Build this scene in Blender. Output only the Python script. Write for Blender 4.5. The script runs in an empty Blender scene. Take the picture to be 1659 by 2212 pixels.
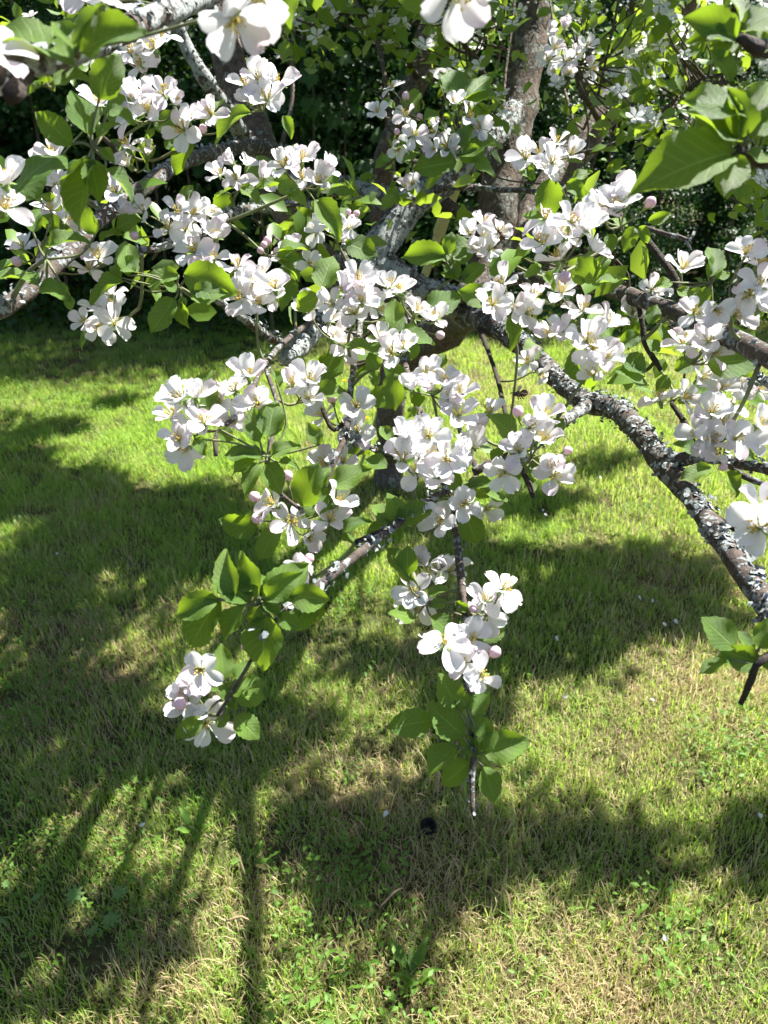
import bpy, math, random
import numpy as np
from mathutils import Vector, Matrix, noise as mnoise

random.seed(7)
rng = np.random.default_rng(11)
scene = bpy.context.scene
COL = scene.collection
R = math.radians

# ------------------------------------------------------------------ camera, sky, sun, exposure
CAM_H, PITCH, F = 1.55, R(28.0), 1661.0           # F: focal length for a 1659 x 2212 picture
cam_d = bpy.data.cameras.new("camera")
cam = bpy.data.objects.new("camera", cam_d)
COL.objects.link(cam)
cam.location = (0, 0, CAM_H)
cam.rotation_euler = (R(90) - PITCH, 0, 0)
cam_d.sensor_fit = 'VERTICAL'
cam_d.sensor_height = 36.0
cam_d.lens = 18.0 / (1106.0 / F)
cam_d.clip_start, cam_d.clip_end = 0.02, 500
cam_d.dof.use_dof = True
cam_d.dof.focus_distance = 0.98
cam_d.dof.aperture_fstop = 10.0
scene.camera = cam

SUN_EL, SUN_AZ = R(56), R(56)
world = bpy.data.worlds.new("World")
scene.world = world
world.use_nodes = True
wn = world.node_tree
sky = wn.nodes.new('ShaderNodeTexSky')
sky.sky_type = 'NISHITA'
sky.sun_disc = False
sky.sun_elevation = SUN_EL
sky.sun_rotation = SUN_AZ
wn.nodes['Background'].inputs['Strength'].default_value = 0.05
wn.links.new(sky.outputs['Color'], wn.nodes['Background'].inputs['Color'])
sun_d = bpy.data.lights.new("sun", 'SUN')
sun_d.energy = 5.0
sun_d.angle = R(0.53)
sun_d.color = (1.0, 0.965, 0.90)
sun = bpy.data.objects.new("sun", sun_d)
COL.objects.link(sun)
SUN = Vector((math.sin(SUN_AZ) * math.cos(SUN_EL), math.cos(SUN_AZ) * math.cos(SUN_EL), math.sin(SUN_EL)))
sun.rotation_euler = SUN.to_track_quat('Z', 'Y').to_euler()
sun.location = SUN * 20
vs = scene.view_settings
vs.view_transform = 'Standard'
vs.look = 'None'
vs.gamma = 1.0
vs.exposure = 1.98
vs.use_curve_mapping = False
scene.cycles.max_bounces = 8
scene.cycles.diffuse_bounces = 4
scene.cycles.transmission_bounces = 6
scene.cycles.transparent_max_bounces = 8
scene.cycles.sample_clamp_indirect = 6.0
scene.cycles.use_denoising = True

# ------------------------------------------------------------------ helpers
CR = Matrix.Rotation(R(90) - PITCH, 3, 'X')
CAMP = Vector((0, 0, CAM_H))

def at(u, v, d):
    """A point d metres in front of the lens plane, on the sight line through (u, v) of a 1659 x 2212 picture."""
    return CAMP + CR @ Vector(((u - 829.5) / F * d, -(v - 1106.0) / F * d, -d))

def ground(u, v, z=0.0):
    r = CR @ Vector(((u - 829.5) / F, -(v - 1106.0) / F, -1.0))
    k = (z - CAM_H) / r.z
    return CAMP + r * k

TOCAM = CR @ Vector((0, 0, 1))
CAMX, CAMY = CR @ Vector((1, 0, 0)), CR @ Vector((0, 1, 0))

def mesh(name, verts, faces, mats=(), midx=None, smooth=True, attrs=None):
    me = bpy.data.meshes.new(name)
    me.from_pydata([tuple(v) for v in verts], [], [tuple(f) for f in faces])
    for m in mats:
        me.materials.append(m)
    if midx is not None:
        me.polygons.foreach_set('material_index', np.asarray(midx, dtype=np.int32))
    if smooth:
        me.polygons.foreach_set('use_smooth', np.ones(len(me.polygons), dtype=bool))
    for k, arr in (attrs or {}).items():
        arr = np.asarray(arr, dtype=np.float32)
        if arr.ndim == 1:
            a = me.attributes.new(k, 'FLOAT', 'POINT'); a.data.foreach_set('value', arr)
        else:
            a = me.attributes.new(k, 'FLOAT_VECTOR', 'POINT'); a.data.foreach_set('vector', arr.ravel())
    me.update()
    return me

def fast_mesh(name, verts, tris, mats=(), attrs=None, smooth=False, midx=None):
    """Bulk triangles from numpy arrays."""
    verts = np.asarray(verts, dtype=np.float32); tris = np.asarray(tris, dtype=np.int32)
    me = bpy.data.meshes.new(name)
    me.vertices.add(len(verts)); me.vertices.foreach_set('co', verts.ravel())
    me.loops.add(tris.size); me.loops.foreach_set('vertex_index', tris.ravel())
    me.polygons.add(len(tris))
    me.polygons.foreach_set('loop_start', np.arange(0, tris.size, 3, dtype=np.int32))
    for m in mats:
        me.materials.append(m)
    if midx is not None:
        me.polygons.foreach_set('material_index', np.asarray(midx, dtype=np.int32))
    if smooth:
        me.polygons.foreach_set('use_smooth', np.ones(len(tris), dtype=bool))
    for k, arr in (attrs or {}).items():
        arr = np.asarray(arr, dtype=np.float32)
        if arr.ndim == 1:
            a = me.attributes.new(k, 'FLOAT', 'POINT'); a.data.foreach_set('value', arr)
        else:
            a = me.attributes.new(k, 'FLOAT_VECTOR', 'POINT'); a.data.foreach_set('vector', arr.ravel())
    me.update(calc_edges=True)
    return me

def obj(name, me, parent=None, loc=None, mat=None):
    o = bpy.data.objects.new(name, me)
    COL.objects.link(o)
    if parent is not None:
        o.parent = parent
    if mat is not None:
        o.matrix_basis = mat
    elif loc is not None:
        o.location = loc
    return o

def tag(o, label=None, cat=None, group=None, kind=None):
    if label: o['label'] = label
    if cat: o['category'] = cat
    if group: o['group'] = group
    if kind: o['kind'] = kind
    return o

def rot_from(zdir, hint):
    z = Vector(zdir).normalized()
    y = Vector(hint) - z * Vector(hint).dot(z)
    if y.length < 1e-5:
        y = z.orthogonal()
    y.normalize()
    x = y.cross(z)
    return Matrix((x, y, z)).transposed()

def rand_rots(n, zmean=(0, 0, 1), spread=1.0):
    """n rotation matrices whose z axes scatter round zmean and whose y axes are random."""
    z = np.asarray(zmean, dtype=float) + rng.normal(0, spread, (n, 3))
    z /= np.linalg.norm(z, axis=1, keepdims=True)
    h = rng.normal(0, 1, (n, 3))
    y = h - z * (h * z).sum(1, keepdims=True)
    y /= np.linalg.norm(y, axis=1, keepdims=True)
    x = np.cross(y, z)
    return np.stack((x, y, z), axis=2)

def scatter(tv, tt, pos, rots, scl, extra=None):
    """Join copies of a template (verts tv, tris tt) at pos with rots and scl."""
    n, k = len(pos), len(tv)
    v = np.einsum('nij,kj->nki', rots, tv) * np.asarray(scl)[:, None, None] + np.asarray(pos)[:, None, :]
    t = tt[None, :, :] + (np.arange(n) * k)[:, None, None]
    return v.reshape(-1, 3), t.reshape(-1, 3)

# ------------------------------------------------------------------ materials
def new_mat(name):
    m = bpy.data.materials.new(name)
    m.use_nodes = True
    nt = m.node_tree
    nt.nodes.clear()
    out = nt.nodes.new('ShaderNodeOutputMaterial')
    return m, nt, out

class N:
    """Small wrapper to wire shader nodes."""
    def __init__(s, nt): s.nt = nt
    def __call__(s, typ, ins=None, **props):
        n = s.nt.nodes.new(typ)
        for k, v in props.items(): setattr(n, k, v)
        for k, v in (ins or {}).items():
            sock = n.inputs[k]
            if isinstance(v, bpy.types.NodeSocket): s.nt.links.new(v, sock)
            else: sock.default_value = v
        return n
    def mix(s, fac, a, b, mode='MIX'):
        n = s.nt.nodes.new('ShaderNodeMix'); n.data_type = 'RGBA'; n.blend_type = mode
        for i, v in ((0, fac), (6, a), (7, b)):
            if isinstance(v, bpy.types.NodeSocket): s.nt.links.new(v, n.inputs[i])
            else: n.inputs[i].default_value = v if i == 0 else tuple(v) + ((1,) if len(v) == 3 else ())
        return n.outputs[2]
    def math(s, op, a, b=0.0, clamp=False):
        n = s.nt.nodes.new('ShaderNodeMath'); n.operation = op; n.use_clamp = clamp
        for i, v in ((0, a), (1, b)):
            if isinstance(v, bpy.types.NodeSocket): s.nt.links.new(v, n.inputs[i])
            else: n.inputs[i].default_value = v
        return n.outputs[0]
    def ramp(s, fac, lo, hi):
        n = s.nt.nodes.new('ShaderNodeMapRange'); n.clamp = True; n.interpolation_type = 'SMOOTHSTEP'
        s.nt.links.new(fac, n.inputs[0]); n.inputs[1].default_value = lo; n.inputs[2].default_value = hi
        return n.outputs[0]
    def noise(s, scale, detail=4.0, vec=None, rough=0.55):
        n = s.nt.nodes.new('ShaderNodeTexNoise'); n.inputs['Scale'].default_value = scale
        n.inputs['Detail'].default_value = detail; n.inputs['Roughness'].default_value = rough
        if vec is not None: s.nt.links.new(vec, n.inputs['Vector'])
        return n.outputs['Fac']
    def attr(s, name):
        n = s.nt.nodes.new('ShaderNodeAttribute'); n.attribute_name = name
        return n
    def pos(s): return s.nt.nodes.new('ShaderNodeNewGeometry').outputs['Position']

def thin(name, build, trans=0.4, rough=0.5, spec=0.3):
    """A thin leaf or petal: a glossy-ish face that also lets light through. build(N) -> (front colour, light-through colour, normal or None)"""
    m, nt, out = new_mat(name)
    n = N(nt)
    col, tcol, nrm = build(n)
    b = n('ShaderNodeBsdfPrincipled', {'Roughness': rough, 'Specular IOR Level': spec})
    t = n('ShaderNodeBsdfTranslucent')
    for c, sk in ((col, b.inputs['Base Color']), (tcol, t.inputs['Color'])):
        if isinstance(c, bpy.types.NodeSocket): nt.links.new(c, sk)
        else: sk.default_value = tuple(c) + (1,)
    if nrm is not None:
        nt.links.new(nrm, b.inputs['Normal'])
    mx = n('ShaderNodeMixShader', {0: trans})
    nt.links.new(b.outputs[0], mx.inputs[1]); nt.links.new(t.outputs[0], mx.inputs[2])
    nt.links.new(mx.outputs[0], out.inputs['Surface'])
    return m

def petal_build(pink):
    def f(n):
        rnd = n('ShaderNodeObjectInfo').outputs['Random']
        uv = n.attr('leaf_uv').outputs['Vector']
        sep = n('ShaderNodeSeparateXYZ', {0: uv})
        edge = n.ramp(n.math('ADD', n.noise(90, 3), n.math('MULTIPLY', sep.outputs[1], 0.25)), 0.52, 0.86)
        amt = n.math('MULTIPLY', n.math('MULTIPLY', edge, n.ramp(rnd, 0.35, 1.0)), pink, True)
        c = n.mix(amt, (0.76, 0.755, 0.775), (0.74, 0.48, 0.60))
        vein = n.ramp(n('ShaderNodeTexWave', {'Vector': n('ShaderNodeVectorMath', {0: uv, 1: (9.0, 0.8, 0)}, operation='MULTIPLY').outputs[0],
                      'Scale': 1.0, 'Distortion': 1.5}).outputs['Fac'], 0.0, 1.0)
        c = n.mix(n.math('MULTIPLY', vein, 0.05), c, (0.70, 0.70, 0.72))
        bump = n('ShaderNodeBump', {'Strength': 0.12, 'Distance': 0.001, 'Height': vein})
        return c, n.mix(0.3, c, (0.82, 0.80, 0.74)), bump.outputs[0]
    return f

M = {}
M['petal'] = thin('apple_petal', petal_build(0.85), 0.45, 0.6, 0.25)
M['bud'] = thin('apple_bud', lambda n: ((lambda c: (c, c, None))(n.mix(n.ramp(n.noise(120, 3), 0.35, 0.65), (0.76, 0.68, 0.71), (0.70, 0.40, 0.50)))), 0.25, 0.5, 0.3)
M['stamen'] = thin('apple_stamen', lambda n: ((0.62, 0.50, 0.13), (0.6, 0.5, 0.14), None), 0.25, 0.6)
M['calyx'] = thin('apple_calyx', lambda n: ((0.20, 0.30, 0.09), (0.32, 0.42, 0.10), None), 0.3, 0.7)

def leaf_build(a, b, tcol, under, veins=True):
    def f(n):
        rnd = n('ShaderNodeObjectInfo').outputs['Random']
        c = n.mix(rnd, a, b)
        c = n.mix(n.math('MULTIPLY', n.noise(28, 3), 0.35), c, tuple(x * 0.55 for x in a))
        h = None
        if veins:
            uv = n.attr('leaf_uv').outputs['Vector']
            s = n('ShaderNodeSeparateXYZ', {0: uv})
            ax = n.math('ABSOLUTE', s.outputs[0])
            mid = n.math('SUBTRACT', 1.0, n.ramp(ax, 0.0, 0.07))
            w = n.math('FRACT', n.math('SUBTRACT', n.math('MULTIPLY', s.outputs[1], 8.0), n.math('MULTIPLY', ax, 2.6)))
            side = n.math('SUBTRACT', 1.0, n.ramp(n.math('ABSOLUTE', n.math('SUBTRACT', w, 0.5)), 0.02, 0.14))
            v = n.math('MAXIMUM', mid, n.math('MULTIPLY', side, 0.45))
            c = n.mix(n.math('MULTIPLY', v, 0.55), c, tuple(min(1, x * 2.0 + 0.05) for x in b))
            h = n('ShaderNodeBump', {'Strength': 0.55, 'Distance': 0.002, 'Height': n.math('ADD', n.math('MULTIPLY', v, -0.6), n.math('MULTIPLY', n.noise(300, 2), 0.5))}).outputs[0]
        back = n('ShaderNodeNewGeometry').outputs['Backfacing']
        c2 = n.mix(back, c, under)
        t = n.mix(rnd, tcol, tuple(x * 0.75 for x in tcol))
        return c2, t, h
    return f

M['leaf'] = thin('apple_leaf', leaf_build((0.05, 0.125, 0.012), (0.135, 0.235, 0.028), (0.30, 0.46, 0.02), (0.20, 0.29, 0.13)), 0.40, 0.42, 0.45)
M['leaf_far'] = thin('apple_leaf_small', leaf_build((0.085, 0.17, 0.018), (0.15, 0.26, 0.034), (0.34, 0.48, 0.03), (0.20, 0.29, 0.13), False), 0.42, 0.45, 0.4)
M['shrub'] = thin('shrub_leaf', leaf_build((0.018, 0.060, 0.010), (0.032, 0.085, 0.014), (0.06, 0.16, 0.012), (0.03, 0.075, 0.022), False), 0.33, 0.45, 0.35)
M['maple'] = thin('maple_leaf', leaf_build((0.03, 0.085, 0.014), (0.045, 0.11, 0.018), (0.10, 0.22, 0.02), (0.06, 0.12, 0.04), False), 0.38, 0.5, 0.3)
M['weed'] = thin('weed_leaf', leaf_build((0.08, 0.17, 0.02), (0.12, 0.23, 0.03), (0.28, 0.44, 0.04), (0.14, 0.24, 0.07), False), 0.35, 0.55, 0.3)

def bark(name, base, dark, lich, cover, scale, bump, crack=0.0):
    m, nt, out = new_mat(name)
    n = N(nt)
    p = n('ShaderNodeTexCoord').outputs['Object']
    c = n.mix(n.ramp(n.noise(scale * 1.5, 5, p), 0.3, 0.7), base, dark)
    big = n.noise(scale * 0.55, 3, p); mid = n.noise(scale * 2.2, 6, p, 0.7)
    f = n.math('ADD', n.math('MULTIPLY', big, 0.55), n.math('MULTIPLY', mid, 0.45))
    patch = n.ramp(f, 1.0 - cover, 1.0 - cover + 0.045)
    lc = n.mix(n.ramp(n.noise(scale * 7, 4, p, 0.7), 0.35, 0.65), lich, tuple(x * 0.48 for x in lich))
    c = n.mix(patch, c, lc)
    wob = n('ShaderNodeTexNoise', {'Vector': p, 'Scale': scale * 0.8, 'Detail': 3.0}).outputs['Color']
    p2 = n('ShaderNodeVectorMath', {0: p, 1: n('ShaderNodeVectorMath', {0: wob, 1: (0.035, 0.035, 0.05)}, operation='MULTIPLY').outputs[0]}, operation='ADD').outputs[0]
    vor = n('ShaderNodeTexVoronoi', {'Vector': n('ShaderNodeVectorMath', {0: p2, 1: (1, 1, 0.3)}, operation='MULTIPLY').outputs[0], 'Scale': scale * 1.6}, feature='DISTANCE_TO_EDGE').outputs[0]
    cr = n.ramp(vor, 0.0, 0.12)
    if crack > 0:
        c = n.mix(n.math('MULTIPLY', n.math('SUBTRACT', 1.0, cr), crack), c, tuple(x * 0.3 for x in dark))
    h = n.math('ADD', n.math('MULTIPLY', patch, n.math('ADD', 0.5, n.noise(scale * 9, 4, p, 0.7))), n.math('ADD', n.math('MULTIPLY', n.noise(scale * 5, 5, p), 0.7), n.math('MULTIPLY', cr, crack)))
    bp = n('ShaderNodeBump', {'Strength': bump, 'Distance': 0.004, 'Height': h})
    b = n('ShaderNodeBsdfPrincipled', {'Base Color': c, 'Roughness': 0.82, 'Specular IOR Level': 0.25, 'Normal': bp.outputs[0]})
    nt.links.new(b.outputs[0], out.inputs['Surface'])
    return m

M['bark_lichen'] = bark('bark_with_lichen', (0.10, 0.078, 0.062), (0.055, 0.043, 0.036), (0.40, 0.43, 0.42), 0.545, 42, 0.9)
M['bark_twig'] = bark('bark_twig', (0.095, 0.073, 0.060), (0.045, 0.036, 0.031), (0.36, 0.39, 0.39), 0.475, 70, 0.7)
M['bark_trunk'] = bark('bark_trunk', (0.15, 0.115, 0.09), (0.07, 0.053, 0.043), (0.30, 0.31, 0.27), 0.47, 30, 1.0, 0.35)
M['bark_dark'] = bark('bark_dead_wood', (0.05, 0.038, 0.03), (0.028, 0.022, 0.018), (0.30, 0.32, 0.31), 0.40, 80, 1.0)
def simple(name, col, rough=0.6, spec=0.3, nscale=None, col2=None, trans=None):
    m, nt, out = new_mat(name)
    n = N(nt)
    c = col + (1,)
    b = n('ShaderNodeBsdfPrincipled', {'Base Color': c, 'Roughness': rough, 'Specular IOR Level': spec})
    if nscale:
        p = n('ShaderNodeTexCoord').outputs['Object']
        nt.links.new(n.mix(n.ramp(n.noise(nscale, 4, p), 0.3, 0.7), col, col2), b.inputs['Base Color'])
    if trans: b.inputs['Transmission Weight'].default_value = trans
    nt.links.new(b.outputs[0], out.inputs['Surface'])
    return m
M['lichen'] = simple('lichen', (0.33, 0.36, 0.36), 0.9, 0.1, 160, (0.12, 0.135, 0.135))
M['stem'] = simple('shrub_stem', (0.10, 0.075, 0.055), 0.8, 0.2, 40, (0.05, 0.04, 0.03))
M['spur'] = simple('green_spur', (0.17, 0.21, 0.09), 0.7, 0.2, 60, (0.13, 0.12, 0.07))

# ------------------------------------------------------------------ the lawn
def lawn_h(x, y):
    return 0.018 * math.sin(x * 1.7 + 0.6) * math.cos(y * 1.3) + 0.012 * math.sin(x * 3.9 + y * 2.7)
xs = np.concatenate((np.linspace(-40, -6, 8)[:-1], np.linspace(-6, 6, 61), np.linspace(6, 40, 8)[1:]))
ys = np.concatenate((np.linspace(-30, -1.5, 8)[:-1], np.linspace(-1.5, 11, 64), np.linspace(11, 60, 8)[1:]))
gv = [(x, y, lawn_h(x, y)) for y in ys for x in xs]
nx = len(xs)
gf = [(j * nx + i, j * nx + i + 1, (j + 1) * nx + i + 1, (j + 1) * nx + i) for j in range(len(ys) - 1) for i in range(nx - 1)]
m, nt, out = new_mat('lawn_soil'); n = N(nt)
p = n.pos()
c = n.mix(n.ramp(n.noise(1.3, 4, p), 0.38, 0.66), (0.055, 0.075, 0.02), (0.14, 0.105, 0.055))
c = n.mix(n.ramp(n.noise(70, 5, p), 0.4, 0.7), c, (0.05, 0.04, 0.02))
b = n('ShaderNodeBsdfPrincipled', {'Base Color': c, 'Roughness': 0.95, 'Specular IOR Level': 0.1,
      'Normal': n('ShaderNodeBump', {'Strength': 1.0, 'Distance': 0.02, 'Height': n.noise(60, 6, p)}).outputs[0]})
nt.links.new(b.outputs[0], out.inputs['Surface'])
lawn = obj('lawn', mesh('lawn', gv, gf, [m]))
tag(lawn, 'mown garden lawn with dappled shade and dry brown patches', 'lawn', kind='structure')

# grass blades: tufts scattered over the lawn
m, nt, out = new_mat('grass_blade'); n = N(nt)
p = n.pos()
rb = n.attr('blade').outputs['Fac']; tp = n.attr('along').outputs['Fac']
patch = n.math('ADD', n.math('MULTIPLY', n.noise(1.25, 3, p), 0.62), n.math('MULTIPLY', n.noise(7.0, 3, p), 0.38))
orn = n('ShaderNodeObjectInfo').outputs['Random']
sp_ = n('ShaderNodeSeparateXYZ', {0: p})
fresh = n.math('ADD', n.math('MULTIPLY', n.ramp(sp_.outputs[1], 1.3, 3.0), 0.16), n.math('MULTIPLY', n.ramp(sp_.outputs[0], 0.3, -1.2), 0.05))
patch = n.math('SUBTRACT', n.math('ADD', patch, 0.085), fresh)
dry = n.ramp(n.math('ADD', n.math('ADD', patch, n.math('MULTIPLY', n.math('SUBTRACT', rb, 0.5), 0.42)), n.math('MULTIPLY', n.math('SUBTRACT', orn, 0.5), 0.10)), 0.47, 0.64)
g = n.mix(n.math('FRACT', n.math('MULTIPLY', rb, 7.3)), (0.10, 0.23, 0.028), (0.30, 0.44, 0.085))
s = n.mix(n.math('FRACT', n.math('MULTIPLY', rb, 13.7)), (0.62, 0.50, 0.30), (0.42, 0.30, 0.19))
s = n.mix(n.math('MULTIPLY', n.math('FRACT', n.math('MULTIPLY', rb, 5.1)), 0.4), s, (0.20, 0.22, 0.06))
c = n.mix(dry, g, s)
tg = n.mix(dry, (0.56, 0.76, 0.10), (0.66, 0.55, 0.32))
b = n('ShaderNodeBsdfPrincipled', {'Base Color': c, 'Roughness': 0.5, 'Specular IOR Level': 0.35})
t = n('ShaderNodeBsdfTranslucent', {'Color': tg})
mx = n('ShaderNodeMixShader', {0: 0.42}); nt.links.new(b.outputs[0], mx.inputs[1]); nt.links.new(t.outputs[0], mx.inputs[2])
nt.links.new(mx.outputs[0], out.inputs['Surface'])
M['grass'] = m

def tuft(name, nb, rad, lmin, lmax, wid, lean, flat=0.0):
    V, T, A, B = [], [], [], []
    for _ in range(nb):
        a = random.uniform(0, 2 * math.pi); r = rad * math.sqrt(random.random())
        bx, by = r * math.cos(a), r * math.sin(a)
        L = random.uniform(lmin, lmax); w = wid * random.uniform(0.6, 1.25)
        az = random.uniform(0, 2 * math.pi); ln = random.uniform(0.15, lean)
        dx, dy = math.cos(az), math.sin(az); sx, sy = -dy, dx
        k = len(V); rb = random.random()
        if random.random() < flat: ln = random.uniform(1.1, 1.5)
        x, y, z, ang = bx, by, -0.004, ln * 0.35
        for i in range(4):
            t = i / 3
            ww = w * (1 - t ** 1.8) * 0.5 + 0.00015
            if i < 3:
                V += [(x - sx * ww, y - sy * ww, z), (x + sx * ww, y + sy * ww, z)]; A += [t, t]; B += [rb, rb]
            else:
                V.append((x, y, z)); A.append(t); B.append(rb)
            st = L / 3
            x += dx * math.sin(ang) * st; y += dy * math.sin(ang) * st; z += math.cos(ang) * st
            ang += ln * 0.42
        T += [(k, k + 1, k + 3), (k, k + 3, k + 2), (k + 2, k + 3, k + 5), (k + 2, k + 5, k + 4), (k + 4, k + 5, k + 6)]
    return fast_mesh(name, V, T, [M['grass']], {'along': A, 'blade': B})

def weed_tuft(name, nl, rad, ll, ratio=0.5):
    V, T = [], []
    for _ in range(nl):
        a = random.uniform(0, 2 * math.pi); r = rad * math.sqrt(random.random())
        z = random.uniform(0.012, 0.05)
        Rm = rot_from(Vector((random.gauss(0, 0.4), random.gauss(0, 0.4), 1)), Vector((math.cos(a), math.sin(a), 0.2)))
        L = ll * random.uniform(0.6, 1.2); k = len(V)
        for (x, y, zz) in ((0, 0, 0), (-ratio * .5, .45, .05), (0, .5, -.04), (ratio * .5, .45, .05), (0, 1, -.1)):
            V.append(tuple(Rm @ Vector((x * L, y * L, zz * L)) + Vector((r * math.cos(a), r * math.sin(a), z))))
        T += [(k, k + 2, k + 1), (k, k + 3, k + 2), (k + 1, k + 2, k + 4), (k + 2, k + 3, k + 4)]
    return fast_mesh(name, V, T, [M['weed']])

tcol = bpy.data.collections.new('grass_tufts')
kinds = []
for i in range(5): kinds.append(tuft('tuft', 50, 0.055, 0.022, 0.050, 0.0027, 0.9, 0.10))
for i in range(2): kinds.append(tuft('tuft', 14, 0.05, 0.04, 0.085, 0.0032, 0.8, 0.05))
for i in range(2): kinds.append(tuft('tuft', 42, 0.06, 0.025, 0.055, 0.0020, 1.4, 0.6))
for i in range(2): kinds.append(weed_tuft('weed', 16, 0.045, 0.017))
for i, me in enumerate(kinds):
    o = bpy.data.objects.new('tuft_%02d' % i, me); tcol.objects.link(o)

# where the tufts stand: density falls off with the distance from where one looks
P, ROT, SC, IX = [], [], [], []
def inview(x, y, mx=0.12):
    q = CR.transposed() @ (Vector((x, y, 0.03)) - CAMP)
    if q.z > -0.2: return False
    return abs(q.x / -q.z) < 829.5 / F + mx and abs(q.y / -q.z) < 1106 / F + mx
bands = [(0.55, 1.8, 760), (1.8, 3.0, 620), (3.0, 4.6, 420), (4.6, 7.4, 260)]
WEED = [tuple(ground(*q).to_2d()) + (rr,) for q, rr in (((40, 1330), .25), ((150, 1880), .30), ((60, 1830), .25), ((230, 1800), .14), ((760, 1960), .22), ((700, 2080), .16),
        ((1430, 2000), .15), ((60, 870), .5), ((700, 1300), .18), ((850, 2130), .12), ((1560, 1660), .2), ((110, 1500), .2))]
for y0, y1, dens in bands:
    w = 0.62 * y1 + 0.9
    cnt = int(dens * (y1 - y0) * 2 * w)
    X = rng.uniform(-w, w, cnt); Y = rng.uniform(y0, y1, cnt); U = rng.random((cnt, 5))
    for x, y, q in zip(X, Y, U):
        if not inview(x, y): 
            if q[4] > 0.12: continue
        dryn = mnoise.noise(Vector((x * 1.25, y * 1.25, 0.0)))
        weedy = max([0] + [1 - math.hypot(x - a, y - b_) / rr for a, b_, rr in WEED])
        if weedy > 0 and q[0] < 0.10 + weedy * 0.4: k = 9 + int(q[1] * 2)
        elif q[0] < 0.02: k = 9 + int(q[1] * 2)
        elif q[0] < 0.12: k = 5 + int(q[1] * 2)
        elif q[0] < 0.34 + 0.3 * dryn: k = 7 + int(q[1] * 2)
        else: k = int(q[1] * 5)
        P.append((x, y, lawn_h(x, y))); ROT.append((0, 0, q[2] * 6.283)); IX.append(k)
        sc_ = 0.75 + 0.5 * q[3] + 0.25 * mnoise.noise(Vector((x * 2.1, y * 2.1, 5)))
        SC.append(sc_ * (1.0 if y < 3 else 1.12))
me = bpy.data.meshes.new('grass'); me.vertices.add(len(P)); me.vertices.foreach_set('co', np.asarray(P, dtype=np.float32).ravel())
a = me.attributes.new('rot', 'FLOAT_VECTOR', 'POINT'); a.data.foreach_set('vector', np.asarray(ROT, dtype=np.float32).ravel())
a = me.attributes.new('scl', 'FLOAT', 'POINT'); a.data.foreach_set('value', np.asarray(SC, dtype=np.float32))
a = me.attributes.new('idx', 'INT', 'POINT'); a.data.foreach_set('value', np.asarray(IX, dtype=np.int32))
grass = obj('grass', me)
tag(grass, 'short green and straw-coloured grass blades covering the lawn', 'grass', kind='stuff')
ng = bpy.data.node_groups.new('grass_scatter', 'GeometryNodeTree')
ng.interface.new_socket('Geometry', in_out='INPUT', socket_type='NodeSocketGeometry')
ng.interface.new_socket('Geometry', in_out='OUTPUT', socket_type='NodeSocketGeometry')
gi, go = ng.nodes.new('NodeGroupInput'), ng.nodes.new('NodeGroupOutput')
ip = ng.nodes.new('GeometryNodeInstanceOnPoints'); ci = ng.nodes.new('GeometryNodeCollectionInfo')
ci.inputs['Collection'].default_value = tcol; ci.inputs['Separate Children'].default_value = True; ci.inputs['Reset Children'].default_value = True
def named(nm, dt):
    q = ng.nodes.new('GeometryNodeInputNamedAttribute'); q.data_type = dt; q.inputs['Name'].default_value = nm
    return q.outputs['Attribute']
L = ng.links.new
L(gi.outputs[0], ip.inputs['Points']); L(ci.outputs[0], ip.inputs['Instance']); ip.inputs['Pick Instance'].default_value = True
L(named('idx', 'INT'), ip.inputs['Instance Index']); L(named('rot', 'FLOAT_VECTOR'), ip.inputs['Rotation']); L(named('scl', 'FLOAT'), ip.inputs['Scale'])
L(ip.outputs[0], go.inputs[0])
md = grass.modifiers.new('scatter', 'NODES'); md.node_group = ng

# ------------------------------------------------------------------ leaf, petal and bud shapes
def leaf_shape(name, mat, ratio, fold, curl, wave, nv=14, serr=0.045, tip=1.15, seed=0):
    """An apple leaf of length 1 along +Y, upper face +Z."""
    rr = random.Random(seed)
    V, Fc, UV = [], [], []
    xs_ = (-1, -0.55, 0, 0.55, 1)
    ph = rr.uniform(0, 6)
    for i in range(nv + 1):
        t = i / nv
        prof = math.sin(math.pi * min(1, t ** 0.82)) ** 0.72 if 0 < t < 1 else 0.0
        if t > 0.8: prof *= 1 - 0.35 * ((t - 0.8) / 0.2) * tip
        if i in (0, nv): prof = 0.012
        for x in xs_:
            w = ratio * 0.5 * prof
            if abs(x) == 1: w *= 1 + serr * (1 if i % 2 else -1)
            px = x * w
            pz = abs(px) * fold + wave * math.sin(t * 9 + ph + (2 if x > 0 else 0)) * abs(x) ** 2 * 0.5 - curl * t * t + curl * 0.25 * t
            V.append((px, t, pz)); UV.append((x, t, 0))
    for i in range(nv):
        for j in range(4):
            k = i * 5 + j
            Fc.append((k, k + 1, k + 6, k + 5))
    return mesh(name, V, Fc, [mat], attrs={'leaf_uv': UV})

LEAVES = [leaf_shape('leaf', M['leaf'], r_, f_, c_, w_, seed=i) for i, (r_, f_, c_, w_) in enumerate((
    (0.62, 0.35, 0.14, 0.13), (0.70, 0.50, 0.28, 0.16), (0.58, 0.65, 0.36, 0.12), (0.76, 0.25, 0.10, 0.12), (0.66, -0.15, 0.32, 0.17), (0.55, 0.9, 0.20, 0.14)))]

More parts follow.
